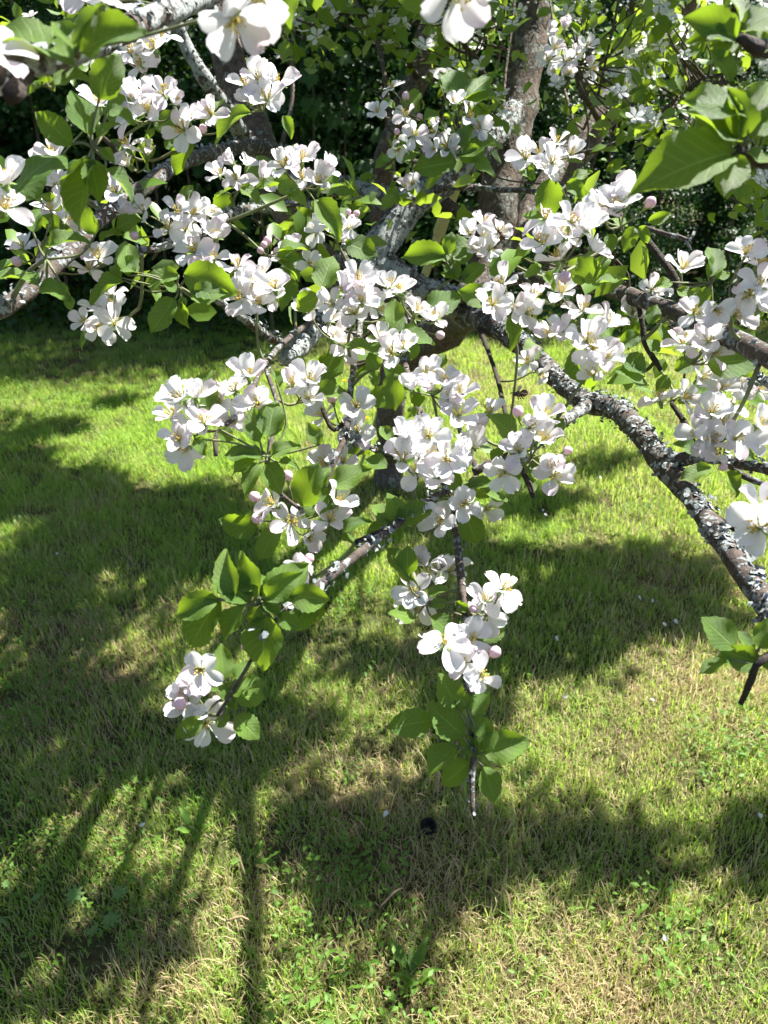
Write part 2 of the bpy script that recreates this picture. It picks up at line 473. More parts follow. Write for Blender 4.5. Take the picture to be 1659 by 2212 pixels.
def petal_shape(name, mat, ratio, cup, side, ruffle, notch, seed):
    rr = random.Random(seed); ph = rr.uniform(0, 6)
    V, Fc, UV = [], [], []
    nv, xs_ = 7, (-1, -0.6, -0.2, 0.2, 0.6, 1)
    for i in range(nv + 1):
        t = i / nv
        prof = (0.14 + 0.86 * math.sin(math.pi * 0.5 * min(1, t / 0.62)) ** 1.25) if t < 0.62 else math.sqrt(max(0.0, 1 - ((t - 0.62) / 0.40) ** 2.3))
        for x in xs_:
            px = x * ratio * 0.5 * prof
            y = t - notch * (1 - abs(x)) * max(0, t - 0.8) * 4 * 0.12
            z = cup * (t ** 1.7) * 0.30 - cup * 0.42 * max(0, t - 0.6) ** 2 * 1.5 + side * (px * 2) ** 2 * 0.5 + ruffle * math.sin(5 * x + ph + 3 * t) * t * t * 0.5
            V.append((px, y, z)); UV.append((x, t, 0))
    n_ = len(xs_)
    for i in range(nv):
        for j in range(n_ - 1):
            k = i * n_ + j
            Fc.append((k, k + 1, k + n_ + 1, k + n_))
    return mesh(name, V, Fc, [mat], attrs={'leaf_uv': UV})

PETALS = [petal_shape('petal', M['petal'], *a_, seed=i) for i, a_ in enumerate((
    (0.74, 0.8, 0.7, 0.07, 0.6), (0.80, 1.2, 0.9, 0.10, 0.2), (0.66, 0.5, 1.0, 0.08, 0.0), (0.76, -0.4, 0.6, 0.14, 0.8), (0.64, 1.6, 1.1, 0.07, 0.3), (0.84, 0.3, 0.4, 0.12, 1.0), (0.70, 1.9, 0.8, 0.16, 0.5)))]

def lathe(prof, seg=8, squash=None):
    """prof: (z, r) pairs. Returns verts, faces."""
    V, Fc = [], []
    for z, r in prof:
        for k in range(seg):
            a_ = 2 * math.pi * k / seg
            V.append((r * math.cos(a_), r * math.sin(a_), z))
    for i in range(len(prof) - 1):
        for k in range(seg):
            Fc.append((i * seg + k, i * seg + (k + 1) % seg, (i + 1) * seg + (k + 1) % seg, (i + 1) * seg + k))
    Fc.append(tuple(reversed(range(seg)))); Fc.append(tuple(range((len(prof) - 1) * seg, len(prof) * seg)))
    return V, Fc

def calyx_shape():
    V, Fc = lathe([(-0.010, 0.0016), (-0.004, 0.0028), (0, 0.0030), (0.0012, 0.0016)], 8)
    for k in range(5):
        a_ = 2 * math.pi * (k + 0.5) / 5; c_, s_ = math.cos(a_), math.sin(a_); b_ = len(V)
        for (x, y, z) in ((-0.0018, 0.002, 0), (0.0018, 0.002, 0), (0.0016, 0.0055, 0.0006), (-0.0016, 0.0055, 0.0006), (0, 0.0095, -0.0006)):
            V.append((y * c_ - x * s_, y * s_ + x * c_, z))
        Fc += [(b_, b_ + 1, b_ + 2, b_ + 3), (b_ + 3, b_ + 2, b_ + 4)]
    return mesh('calyx', V, Fc, [M['calyx']])
CALYX = calyx_shape()

def stamen_shape(seed):
    rr = random.Random(seed); V, Fc = [], []
    for k in range(17):
        a_ = rr.uniform(0, 6.283); tl = rr.uniform(0.05, 0.5); h = rr.uniform(0.006, 0.0095)
        d = Vector((math.cos(a_) * math.sin(tl), math.sin(a_) * math.sin(tl), math.cos(tl)))
        Rm = rot_from(d, (0.3, 0.2, 0.9)); b_ = len(V)
        base = Vector((math.cos(a_), math.sin(a_), 0)) * 0.001
        for hh, r_ in ((0, 0.0003), (h, 0.00022)):
            for q in range(3):
                V.append(tuple(base + Rm @ Vector((r_ * math.cos(q * 2.09), r_ * math.sin(q * 2.09), hh))))
        Fc += [(b_ + q, b_ + (q + 1) % 3, b_ + 3 + (q + 1) % 3, b_ + 3 + q) for q in range(3)]
        c_ = base + d * (h + 0.0005); b_ = len(V); s_ = 0.00085
        V += [tuple(c_ + Vector(o_) * s_) for o_ in ((1, 0, 0), (-1, 0, 0), (0, 1, 0), (0, -1, 0), (0, 0, 1.4), (0, 0, -1.4))]
        Fc += [(b_ + i_, b_ + j_, b_ + k_) for i_, j_, k_ in ((0, 2, 4), (2, 1, 4), (1, 3, 4), (3, 0, 4), (2, 0, 5), (1, 2, 5), (3, 1, 5), (0, 3, 5))]
    return mesh('stamens', V, Fc, [M['stamen']], smooth=False)
STAMENS = [stamen_shape(i) for i in range(3)]

def bud_shape():
    V, Fc = lathe([(-0.009, 0.0015), (-0.003, 0.0026), (0.0, 0.0036), (0.004, 0.0068), (0.009, 0.0080), (0.0135, 0.0066), (0.0165, 0.0036), (0.0175, 0.0008)], 12)
    midx = [0] * 24 + [1] * (len(Fc) - 24)
    for i, (x, y, z) in enumerate(V):
        a_ = math.atan2(y, x); s_ = 1 + 0.08 * math.sin(a_ * 5 + z * 260)
        V[i] = (x * s_, y * s_, z)
    for k in range(5):
        a_ = 2 * math.pi * k / 5; c_, s_ = math.cos(a_), math.sin(a_); b_ = len(V)
        for (x, y, z) in ((-0.002, 0.0034, -0.001), (0.002, 0.0034, -0.001), (0.0013, 0.0074, 0.0042), (-0.0013, 0.0074, 0.0042), (0, 0.0092, 0.0085)):
            V.append((y * c_ - x * s_, y * s_ + x * c_, z))
        Fc += [(b_, b_ + 1, b_ + 2, b_ + 3), (b_ + 3, b_ + 2, b_ + 4)]; midx += [0, 0]
    return mesh('bud', V, Fc, [M['calyx'], M['bud']], midx)
BUD = bud_shape()

# ------------------------------------------------------------------ the apple tree: trunks, limbs, branches, twigs
BASE = ground(836, 1046)
BASE.z = 0.0
tree = obj('apple_tree', None, loc=BASE)
tag(tree, 'old gnarled apple tree in white blossom with lichen-covered limbs over the lawn', 'apple tree')

def spline(pts, step):
    """Catmull-Rom through rows of (x, y, z, r)."""
    pts = np.asarray(pts, dtype=float)
    q = np.vstack((2 * pts[0] - pts[1], pts, 2 * pts[-1] - pts[-2]))
    out_ = []
    for i in range(1, len(q) - 2):
        p0, p1, p2, p3 = q[i - 1], q[i], q[i + 1], q[i + 2]
        n_ = max(2, int(np.linalg.norm(p2[:3] - p1[:3]) / step))
        for k in range(n_):
            t = k / n_
            out_.append(0.5 * ((2 * p1) + (p2 - p0) * t + (2 * p0 - 5 * p1 + 4 * p2 - p3) * t * t + (3 * p1 - p0 - 3 * p2 + p3) * t ** 3))
    out_.append(q[-2])
    return np.asarray(out_)

def tube(pts, seg=10, step=None, rough=0.12, knot=0.0, seed=0.0, cap=True):
    r0 = float(np.mean([p[3] for p in pts]))
    s = spline(pts, step or max(0.006, r0 * 0.7))
    V, Fc = [], []
    up = None
    for i, p in enumerate(s):
        a_ = s[min(i + 1, len(s) - 1)][:3] - s[max(i - 1, 0)][:3]
        d = Vector(a_).normalized()
        if up is None: up = d.orthogonal().normalized()
        up = (up - d * up.dot(d)).normalized()
        sd = d.cross(up)
        c_ = Vector(p[:3]); r_ = max(p[3], 0.0006)
        kn = 1 + knot * max(0.0, mnoise.noise(Vector((seed, i * 0.23, 3.1)))) * 1.6
        for k in range(seg):
            an = 2 * math.pi * k / seg
            o_ = up * math.cos(an) + sd * math.sin(an)
            q_ = c_ + o_ * r_
            f_ = kn * (1 + rough * 1.7 * mnoise.noise(q_ * (0.55 / r0) + Vector((seed, 0, 0))) + rough * 0.6 * mnoise.noise(q_ * (1.9 / r0)))
            V.append(c_ + o_ * r_ * f_)
    for i in range(len(s) - 1):
        for k in range(seg):
            Fc.append((i * seg + k, i * seg + (k + 1) % seg, (i + 1) * seg + (k + 1) % seg, (i + 1) * seg + k))
    if cap:
        Fc.append(tuple(reversed(range(seg)))); Fc.append(tuple(range((len(s) - 1) * seg, len(s) * seg)))
    return V, Fc, s

PATHS = []       # every wooden piece, sampled, for hanging spurs on it
def wood(name, pts, mat, seg=10, rough=0.12, knot=0.0, lichen=0, px=True, thr=-0.10):
    """pts: (u, v, depth, width in picture pixels) rows, or (Vector, radius) when px is False."""
    if px:
        k_ = 0.43 if name == 'limb' and mat == 'bark_twig' else 0.47
        rows = [tuple(at(u, v, d)) + (w * d / F * k_,) for u, v, d, w in pts]
    else:
        rows = [tuple(p_) + (r_,) for p_, r_ in pts]
    V, Fc, s = tube(rows, seg, rough=rough, knot=knot, seed=len(PATHS) * 3.7)
    me_ = mesh(name, [v - BASE for v in V], Fc, [M[mat]])
    o = obj(name, me_, tree)
    PATHS.append(s)
    if lichen:
        n_ = lichen
        idx = rng.integers(0, len(V), n_)
        vv = np.array([V[i] for i in idx]); ring = idx // seg
        cc = s[np.minimum(ring, len(s) - 1)][:, :3]
        nrm = vv - cc; nrm /= np.linalg.norm(nrm, axis=1, keepdims=True) + 1e-9
        keep = np.array([mnoise.noise(Vector(q) * 26) + 0.35 * nq[2] > thr for q, nq in zip(vv, nrm)])
        vv, nrm = vv[keep], nrm[keep]; n_ = len(vv)
        z = nrm + rng.normal(0, 0.55, (n_, 3)); z /= np.linalg.norm(z, axis=1, keepdims=True)
        h = rng.normal(0, 1, (n_, 3)); y = h - z * (h * z).sum(1, keepdims=True); y /= np.linalg.norm(y, axis=1, keepdims=True)
        rots = np.stack((np.cross(y, z), y, z), axis=2)
        tv = np.array([(0, 0, 0.15)] + [(math.cos(k * 1.0472) * (1 + 0.3 * (k % 2)), math.sin(k * 1.0472) * (1 - 0.25 * (k % 3 == 0)), 0.28 * (k % 2) - 0.1) for k in range(6)])
        tt = np.array([(0, k + 1, (k + 1) % 6 + 1) for k in range(6)])
        jit = rng.normal(0, 0.003, (n_, 3))
        v_, t_ = scatter(tv, tt, vv + jit + nrm * 0.0012, rots, rng.uniform(0.0013, 0.0040, n_))
        lo = obj('lichen', fast_mesh('lichen', v_ - np.array(BASE), t_, [M['lichen']]), o)
        tag(lo, kind='stuff')
    return o

# trunk, leaning from the ground towards the camera, and the stems that rise from it
tb = BASE
wood('trunk', [(tb + Vector((0.0, 0.02, -0.10)), 0.085), (tb + Vector((0, 0, 0.03)), 0.068), (tb + Vector((0.005, 0, 0.16)), 0.056), (at(842, 900, 2.95), 0.053),
               (at(850, 810, 2.88), 0.055), (at(905, 745, 2.7), 0.062), (at(985, 690, 2.45), 0.062), (at(1010, 668, 2.2), 0.05)], 'bark_trunk', 14, 0.16, 0.15, px=False)
wood('stem', [(900, 745, 2.75, 60), (800, 660, 2.8, 74), (690, 560, 2.75, 76), (610, 430, 2.7, 74), (570, 330, 2.65, 76), (530, 240, 2.65, 74), (492, 120, 2.65, 72), (465, -30, 2.65, 62), (440, -240, 2.7, 44), (430, -420, 2.75, 26)], 'bark_trunk', 14, 0.16, 0.12)
wood('stem', [(985, 700, 2.5, 70), (1040, 600, 2.6, 84), (1072, 500, 2.6, 86), (1088, 400, 2.6, 86), (1112, 280, 2.6, 84), (1140, 120, 2.6, 80), (1156, -20, 2.6, 70), (1160, -240, 2.7, 46), (1150, -430, 2.75, 26)], 'bark_trunk', 14, 0.15, 0.10, 900)
wood('stem', [(1080, 560, 2.65, 66), (1180, 420, 2.75, 74), (1262, 300, 2.8, 74), (1345, 190, 2.85, 72), (1440, 45, 2.9, 70), (1500, -30, 2.9, 62), (1640, -220, 3.0, 44), (1720, -380, 3.05, 26)], 'bark_trunk', 14, 0.15, 0.10)
wood('stem', [(870, 740, 2.8, 50), (835, 600, 2.75, 52), (826, 470, 2.7, 52), (828, 380, 2.65, 46), (845, 300, 2.6, 44), (895, 190, 2.55, 58), (920, 100, 2.55, 56), (925, -20, 2.6, 44), (900, -220, 2.7, 32), (890, -400, 2.75, 20)], 'bark_trunk', 14, 0.2, 0.25)
wood('limb', [(376, 40, 1.95, 26), (405, 105, 1.98, 30), (440, 165, 2.0, 32), (490, 235, 2.1, 34), (525, 295, 2.25, 36), (565, 350, 2.55, 40)], 'bark_lichen', 10, 0.14, 0.1, 500)
# the lichen-covered limbs in front
wood('limb', [(1010, 668, 2.2, 66), (985, 655, 2.0, 74), (930, 632, 1.92, 64), (880, 612, 1.88, 62), (830, 590, 1.85, 66), (803, 562, 1.84, 72), (822, 525, 1.84, 74), (858, 482, 1.85, 66), (890, 440, 1.86, 70), (925, 408, 1.88, 74), (970, 372, 1.92, 72), (1010, 340, 2.0, 60), (1060, 300, 2.2, 52), (1110, 240, 2.5, 46)], 'bark_lichen', 14, 0.18, 0.22, 5200)
wood('limb', [(1000, 668, 2.1, 70), (1040, 690, 1.85, 62), (1100, 722, 1.68, 54), (1160, 775, 1.55, 52), (1215, 828, 1.42, 48), (1262, 868, 1.33, 50), (1330, 885, 1.24, 54), (1395, 950, 1.12, 52), (1430, 1000, 1.06, 60), (1480, 1060, 0.99, 52), (1540, 1140, 0.9, 54), (1600, 1225, 0.82, 58), (1659, 1310, 0.76, 62), (1740, 1420, 0.68, 66), (1830, 1500, 0.62, 66)], 'bark_twig', 14, 0.13, 0.12, 6500, thr=0.14)
wood('limb', [(885, 440, 1.87, 52), (840, 432, 1.9, 46), (780, 415, 1.95, 46), (720, 398, 2.0, 44), (650, 386, 2.1, 40), (590, 372, 2.35, 40), (560, 345, 2.6, 40)], 'bark_lichen', 12, 0.16, 0.15, 1500)
wood('limb', [(600, 350, 2.6, 42), (615, 335, 2.2, 36), (575, 322, 1.9, 32), (530, 318, 1.7, 33), (450, 332, 1.42, 34), (380, 357, 1.22, 36), (325, 395, 1.1, 40), (262, 440, 1.0, 38), (210, 480, 0.92, 38), (150, 548, 0.85, 36), (60, 628, 0.78, 40), (-20, 682, 0.72, 42), (-120, 740, 0.66, 40)], 'bark_twig', 12, 0.13, 0.12, 900)
wood('branch', [(800, 545, 1.85, 30), (750, 500, 1.75, 22), (690, 452, 1.6, 20), (600, 450, 1.4, 20), (530, 452, 1.25, 19), (490, 468, 1.15, 20), (440, 500, 1.05, 18), (370, 528, 1.0, 17), (280, 548, 0.95, 16)], 'bark_lichen', 9, 0.15, 0.2, 900)
wood('stub', [(805, 580, 1.85, 40), (745, 645, 1.6, 40), (690, 702, 1.42, 40), (655, 740, 1.32, 40), (620, 778, 1.25, 36)], 'bark_lichen', 12, 0.2, 0.2, 1300)
wood('branch', [(645, 745, 1.31, 22), (600, 738, 1.22, 20), (545, 702, 1.12, 19), (475, 652, 1.02, 17), (430, 612, 0.98, 12)], 'bark_lichen', 9, 0.15, 0.2, 400)
wood('branch', [(680, 690, 1.4, 14), (640, 718, 1.25, 13), (605, 748, 1.1, 13), (568, 792, 0.95, 13), (548, 835, 0.88, 12), (520, 890, 0.84, 12), (470, 935, 0.8, 11), (466, 985, 0.79, 9)], 'bark_twig', 8, 0.12, 0.2, 80)
wood('branch', [(575, 800, 0.94, 10), (600, 880, 0.88, 11), (585, 960, 0.82, 11), (578, 1010, 0.8, 11), (600, 1060, 0.8, 10), (655, 1105, 0.82, 9)], 'bark_twig', 8, 0.12, 0.2)
wood('branch', [(750, 505, 1.75, 14), (742, 545, 1.65, 13), (765, 600, 1.5, 13), (778, 690, 1.2, 13), (766, 780, 1.02, 14), (752, 880, 0.92, 15), (746, 940, 0.88, 15), (720, 1000, 0.86, 13), (700, 1060, 0.85, 11)], 'bark_twig', 8, 0.14, 0.25, 260)
wood('branch', [(746, 940, 0.88, 12), (775, 955, 0.9, 13), (812, 972, 0.93, 13)], 'bark_lichen', 8, 0.15, 0.2, 90)
wood('spur_twig', [(752, 905, 0.9, 9), (722, 930, 0.9, 10), (705, 905, 0.9, 10), (697, 882, 0.9, 9)], 'bark_dark', 7, 0.2, 0.3)
wood('branch', [(885, 622, 1.88, 20), (868, 740, 1.45, 15), (900, 870, 1.15, 15), (935, 960, 1.0, 15), (962, 1050, 0.92, 16), (982, 1130, 0.87, 18), (992, 1210, 0.84, 18), (1002, 1300, 0.81, 17), (1012, 1400, 0.78, 15), (1008, 1500, 0.76, 14), (1024, 1590, 0.75, 13), (1020, 1680, 0.74, 13), (1022, 1757, 0.73, 11)], 'bark_twig', 9, 0.12, 0.18, 160)
wood('branch', [(965, 1055, 0.92, 16), (925, 1085, 0.87, 19), (850, 1137, 0.81, 20), (782, 1190, 0.76, 20), (720, 1240, 0.72, 21), (645, 1300, 0.69, 19), (592, 1345, 0.67, 18), (567, 1368, 0.66, 14)], 'bark_twig', 9, 0.12, 0.2, 320)
wood('branch', [(640, 1305, 0.69, 10), (560, 1380, 0.68, 9), (545, 1420, 0.68, 9), (505, 1490, 0.69, 9), (470, 1545, 0.7, 8)], 'bark_twig', 7, 0.1, 0.1)
wood('spur_twig', [(845, 1140, 0.81, 12), (800, 1158, 0.79, 13), (768, 1172, 0.78, 12)], 'bark_dark', 7, 0.2, 0.2)
wood('branch', [(985, 900, 1.15, 10), (1005, 965, 1.05, 12), (1030, 1018, 0.98, 13), (1000, 1060, 0.93, 13)], 'bark_twig', 8, 0.12, 0.2)
wood('stub', [(1100, 985, 0.95, 20), (1060, 1002, 0.95, 21), (1022, 1020, 0.95, 20)], 'bark_twig', 9, 0.14, 0.1)
wood('branch', [(1032, 700, 1.85, 12), (1058, 768, 1.5, 10), (1075, 820, 1.3, 10), (1090, 885, 1.1, 10), (1105, 950, 0.95, 11), (1125, 1010, 0.86, 13), (1145, 1050, 0.83, 14), (1151, 1074, 0.82, 11)], 'bark_dark', 8, 0.15, 0.25)
wood('branch', [(1280, 868, 1.31, 30), (1240, 896, 1.2, 24), (1200, 922, 1.08, 20), (1165, 958, 0.95, 14), (1130, 1000, 0.88, 11)], 'bark_lichen', 9, 0.12, 0.15, 300)
wood('branch', [(985, 645, 2.0, 34), (1050, 622, 1.6, 30), (1130, 600, 1.35, 27), (1220, 605, 1.18, 27), (1300, 622, 1.08, 32), (1400, 652, 0.98, 38), (1500, 692, 0.9, 42), (1600, 740, 0.82, 48), (1680, 780, 0.76, 50), (1800, 840, 0.68, 50)], 'bark_twig', 12, 0.09, 0.08, 260)
wood('branch', [(1420, 662, 0.98, 18), (1500, 722, 1.0, 19), (1570, 765, 0.98, 20), (1640, 815, 0.95, 20), (1740, 880, 0.9, 20)], 'bark_lichen', 9, 0.14, 0.15, 350)
wood('branch', [(1432, 1000, 1.06, 34), (1480, 992, 1.03, 30), (1530, 988, 1.0, 27), (1600, 1002, 0.95, 25), (1665, 1016, 0.9, 24), (1760, 1040, 0.84, 22)], 'bark_twig', 10, 0.13, 0.15, 300)
wood('branch', [(1560, 995, 0.98, 14), (1610, 1030, 0.97, 15), (1665, 1052, 0.95, 15), (1740, 1085, 0.9, 14)], 'bark_twig', 8, 0.12, 0.1)
wood('branch', [(1450, 870, 1.05, 10), (1480, 915, 1.03, 14), (1500, 960, 1.02, 14), (1515, 990, 1.01, 14)], 'bark_dark', 8, 0.12, 0.1)
wood('spur_twig', [(1538, 1112, 0.91, 16), (1575, 1135, 0.9, 14), (1600, 1148, 0.9, 13), (1624, 1158, 0.9, 10)], 'bark_dark', 8, 0.25, 0.3)
wood('spur_twig', [(1440, 955, 1.12, 10), (1328, 925, 1.2, 16), (1331, 935, 1.19, 4)], 'bark_dark', 6, 0.2, 0.0) if False else None
wood('branch', [(1485, 690, 0.92, 17), (1466, 625, 0.93, 19), (1452, 592, 0.93, 17), (1420, 548, 0.94, 15), (1390, 512, 0.95, 15), (1366, 500, 0.95, 15)], 'bark_dark', 9, 0.18, 0.2)
wood('spur_twig', [(1392, 490, 0.96, 9), (1430, 503, 0.96, 10), (1465, 512, 0.96, 11), (1490, 518, 0.96, 8), (1500, 500, 0.96, 6)], 'bark_twig', 7, 0.25, 0.3)
wood('spur_twig', [(1478, 515, 0.96, 8), (1488, 530, 0.96, 7), (1491, 540, 0.96, 5)], 'bark_twig', 7, 0.25, 0.2)
wood('branch', [(1376, 648, 1.0, 12), (1388, 700, 1.0, 12), (1392, 735, 1.0, 13), (1410, 770, 1.0, 13), (1428, 800, 1.0, 10)], 'bark_dark', 8, 0.2, 0.3)
wood('branch', [(930, 412, 1.9, 22), (960, 405, 1.75, 18), (1010, 404, 1.6, 14), (1080, 410, 1.5, 12), (1150, 414, 1.42, 12), (1205, 440, 1.3, 11), (1240, 470, 1.1, 10)], 'bark_twig', 8, 0.12, 0.2, 160)
wood('limb', [(940, 430, 1.9, 34), (985, 455, 1.95, 30), (1030, 475, 2.05, 30), (1080, 495, 2.3, 30)], 'bark_dark', 10, 0.16, 0.2, 120)
wood('branch', [(905, 520, 1.9, 20), (895, 560, 1.92, 20), (890, 600, 1.9, 18)], 'bark_lichen', 9, 0.15, 0.1, 150)
wood('branch', [(545, 470, 1.3, 7), (580, 500, 1.35, 6), (620, 535, 1.3, 6), (680, 590, 1.5, 8)], 'bark_twig', 6, 0.1)
wood('branch', [(960, 365, 1.9, 16), (905, 350, 1.6, 10), (870, 340, 1.45, 9), (868, 300, 1.35, 8), (900, 270, 1.3, 7)], 'bark_dark', 7, 0.2)
wood('branch', [(1005, 345, 1.95, 16), (1000, 300, 1.6, 10), (985, 255, 1.4, 9), (1000, 225, 1.3, 8)], 'bark_dark', 7, 0.2)
wood('branch', [(300, 415, 1.06, 14), (265, 370, 1.02, 11), (245, 320, 0.95, 11), (205, 280, 0.78, 9), (200, 250, 0.7, 7)], 'bark_dark', 8, 0.15)
wood('branch', [(600, 335, 2.2, 12), (612, 300, 2.2, 10), (630, 220, 2.2, 10), (633, 100, 2.2, 10), (640, -20, 2.2, 9), (660, -200, 2.3, 8)], 'bark_trunk', 8, 0.1)
wood('branch', [(840, 235, 2.3, 9), (830, 160, 2.3, 10), (812, 85, 2.3, 10), (775, 20, 2.3, 10), (750, -60, 2.3, 9)], 'bark_trunk', 8, 0.12)
wood('branch', [(900, 165, 2.5, 14), (860, 100, 2.2, 12), (800, 40, 2.0, 10), (740, 30, 1.9, 8), (680, 75, 1.85, 7)], 'bark_dark', 7, 0.2)
wood('branch', [(1100, 330, 2.55, 18), (1040, 150, 2.2, 12), (1005, 100, 2.0, 12), (990, 40, 1.9, 11), (960, -40, 1.9, 10)], 'bark_dark', 7, 0.18)
wood('branch', [(1372, 150, 2.75, 20), (1370, 80, 2.6, 19), (1368, 0, 2.5, 18), (1366, -120, 2.5, 16)], 'bark_trunk', 8, 0.1)
wood('branch', [(1086, 235, 2.4, 8), (1092, 150, 2.4, 8), (1105, 60, 2.4, 7), (1115, -40, 2.4, 7)], 'bark_trunk', 7, 0.1)
wood('branch', [(1300, 270, 2.8, 16), (1250, 180, 2.2, 10), (1240, 130, 1.8, 8), (1215, 90, 1.65, 7)], 'bark_dark', 7, 0.15)
wood('branch', [(1230, 340, 2.78, 16), (1330, 310, 2.4, 11), (1420, 255, 2.1, 9), (1500, 180, 1.95, 8), (1560, 160, 1.9, 8)], 'bark_twig', 7, 0.15)
wood('branch', [(1405, 100, 2.9, 20), (1480, 160, 2.5, 16), (1560, 200, 2.2, 14), (1660, 190, 2.0, 12)], 'bark_twig', 7, 0.15)
# branches that come over from the crown, close to the camera
wood('branch', [(-90, 185, 0.40, 60), (0, 152, 0.43, 62), (90, 128, 0.45, 62), (165, 108, 0.48, 60), (250, 72, 0.52, 58), (330, 38, 0.57, 54), (420, 2, 0.64, 44), (520, -50, 0.8, 30), (600, -190, 1.1, 22), (800, -200, 1.5, 18), (900, -330, 2.0, 16), (1060, -270, 2.4, 16), (1155, -300, 2.72, 16)], 'bark_lichen', 12, 0.13, 0.12, 1400)
OVER = [PATHS[-1]]
wood('spur_twig', [(64, 140, 0.445, 26), (48, 176, 0.435, 30), (34, 200, 0.425, 42), (20, 216, 0.42, 26)], 'bark_dark', 9, 0.35, 0.4)
wood('branch', [(1590, 325, 0.47, 26), (1625, 345, 0.48, 28), (1700, 335, 0.52, 32), (1860, 230, 0.8, 24), (2040, 80, 1.3, 16), (1980, -130, 1.8, 14), (1820, -170, 2.4, 13), (1700, -320, 3.04, 13)], 'bark_dark', 9, 0.15)
OVER.append(PATHS[-1])
wood('branch', [(1598, 80, 0.47, 22), (1640, 104, 0.48, 40), (1720, 108, 0.52, 44), (1850, 140, 0.7, 38), (1900, 190, 0.85, 34)], 'bark_dark', 9, 0.15)
wood('branch', [(1600, 1520, 0.63, 12), (1622, 1470, 0.62, 16), (1645, 1425, 0.61, 18), (1720, 1405, 0.64, 22), (1780, 1450, 0.655, 26)], 'bark_dark', 9, 0.2)

# ------------------------------------------------------------------ blossoms, buds, leaves on their spurs
Tm = Matrix.Translation(-BASE)
n_leaf = 0
LEAF_MAX = 298
def place(me_, name, pos, rot, scale, parent=None):
    return obj(name, me_, parent or tree, mat=Tm @ Matrix.Translation(pos) @ rot.to_4x4() @ Matrix.Scale(scale, 4))

def add_blossom(pos, face, size, openness, full=True):
    """One blossom: calyx (the blossom's own mesh) with five petals and its stamens."""
    rot = rot_from(face, Vector((random.gauss(0, 1), random.gauss(0, 1), random.gauss(0, 1))))
    b_ = place(CALYX, 'blossom', pos, rot, size)
    a0 = random.uniform(0, 6.28); n_ = 5
    for k in range(n_):
        if k == 4 and random.random() < 0.14: continue
        az = a0 + k * 2 * math.pi / n_ + random.gauss(0, 0.12)
        el = openness + random.gauss(0, 0.24)
        Rm = Matrix.Rotation(az, 4, 'Z') @ Matrix.Rotation(el, 4, 'X') @ Matrix.Rotation(random.gauss(0, 0.22), 4, 'Y')
        l_ = random.uniform(0.0205, 0.0262)
        off = Matrix.Rotation(az, 3, 'Z') @ Vector((0, 0.0022, 0.0006 + 0.0003 * (k % 2)))
        obj('petal', random.choice(PETALS), b_, mat=Matrix.Translation(off) @ Rm @ Matrix.Scale(l_, 4))
    obj('stamens', random.choice(STAMENS), b_, mat=Matrix.Scale(random.uniform(1.15, 1.45), 4))
    return b_

SPURV, SPURF, SPURM = [], [], []
def stalk(a_, b_, r0, r1, bend=0.25, mat=0, seg=5):
    """A thin curved stalk from a_ to b_."""
    a_, b_ = Vector(a_), Vector(b_)
    L_ = (b_ - a_).length
    mid = (a_ + b_) * 0.5 + Vector((random.gauss(0, 1), random.gauss(0, 1), random.gauss(0, 1) - 0.4)) * L_ * bend * 0.35
    rows = [tuple(a_) + (r0,), tuple(mid) + ((r0 + r1) / 2,), tuple(b_) + (r1,)]
    V, Fc, s_ = tube(rows, seg, step=max(0.004, L_ / 8), rough=0.05)
    return V, Fc

def add_leaf(base, tip, node=None, stuff=False, mesh_i=None, nrm=None):
    global n_leaf
    base, tip = Vector(base), Vector(tip)
    y = tip - base
    L_ = y.length * 1.1
    if nrm is None:
        nrm = TOCAM * 0.75 + Vector((0, 0, 0.55)) + Vector((random.gauss(0, .35), random.gauss(0, .35), random.gauss(0, .35)))
    y.normalize()
    z = nrm - y * nrm.dot(y); z.normalize()
    rot = Matrix((y.cross(z), y, z)).transposed()
    n_leaf += 1
    return place(LEAVES[mesh_i if mesh_i is not None else random.randrange(len(LEAVES))], 'leaf', base, rot, L_)

def nearest_wood(p_, maxd=0.30):
    best, bp = maxd, None
    q = np.array(p_)
    for s_ in PATHS:
        d_ = np.linalg.norm(s_[:, :3] - q, axis=1)
        i_ = int(d_.argmin())
        if d_[i_] < best: best, bp = d_[i_], s_[i_]
    return bp

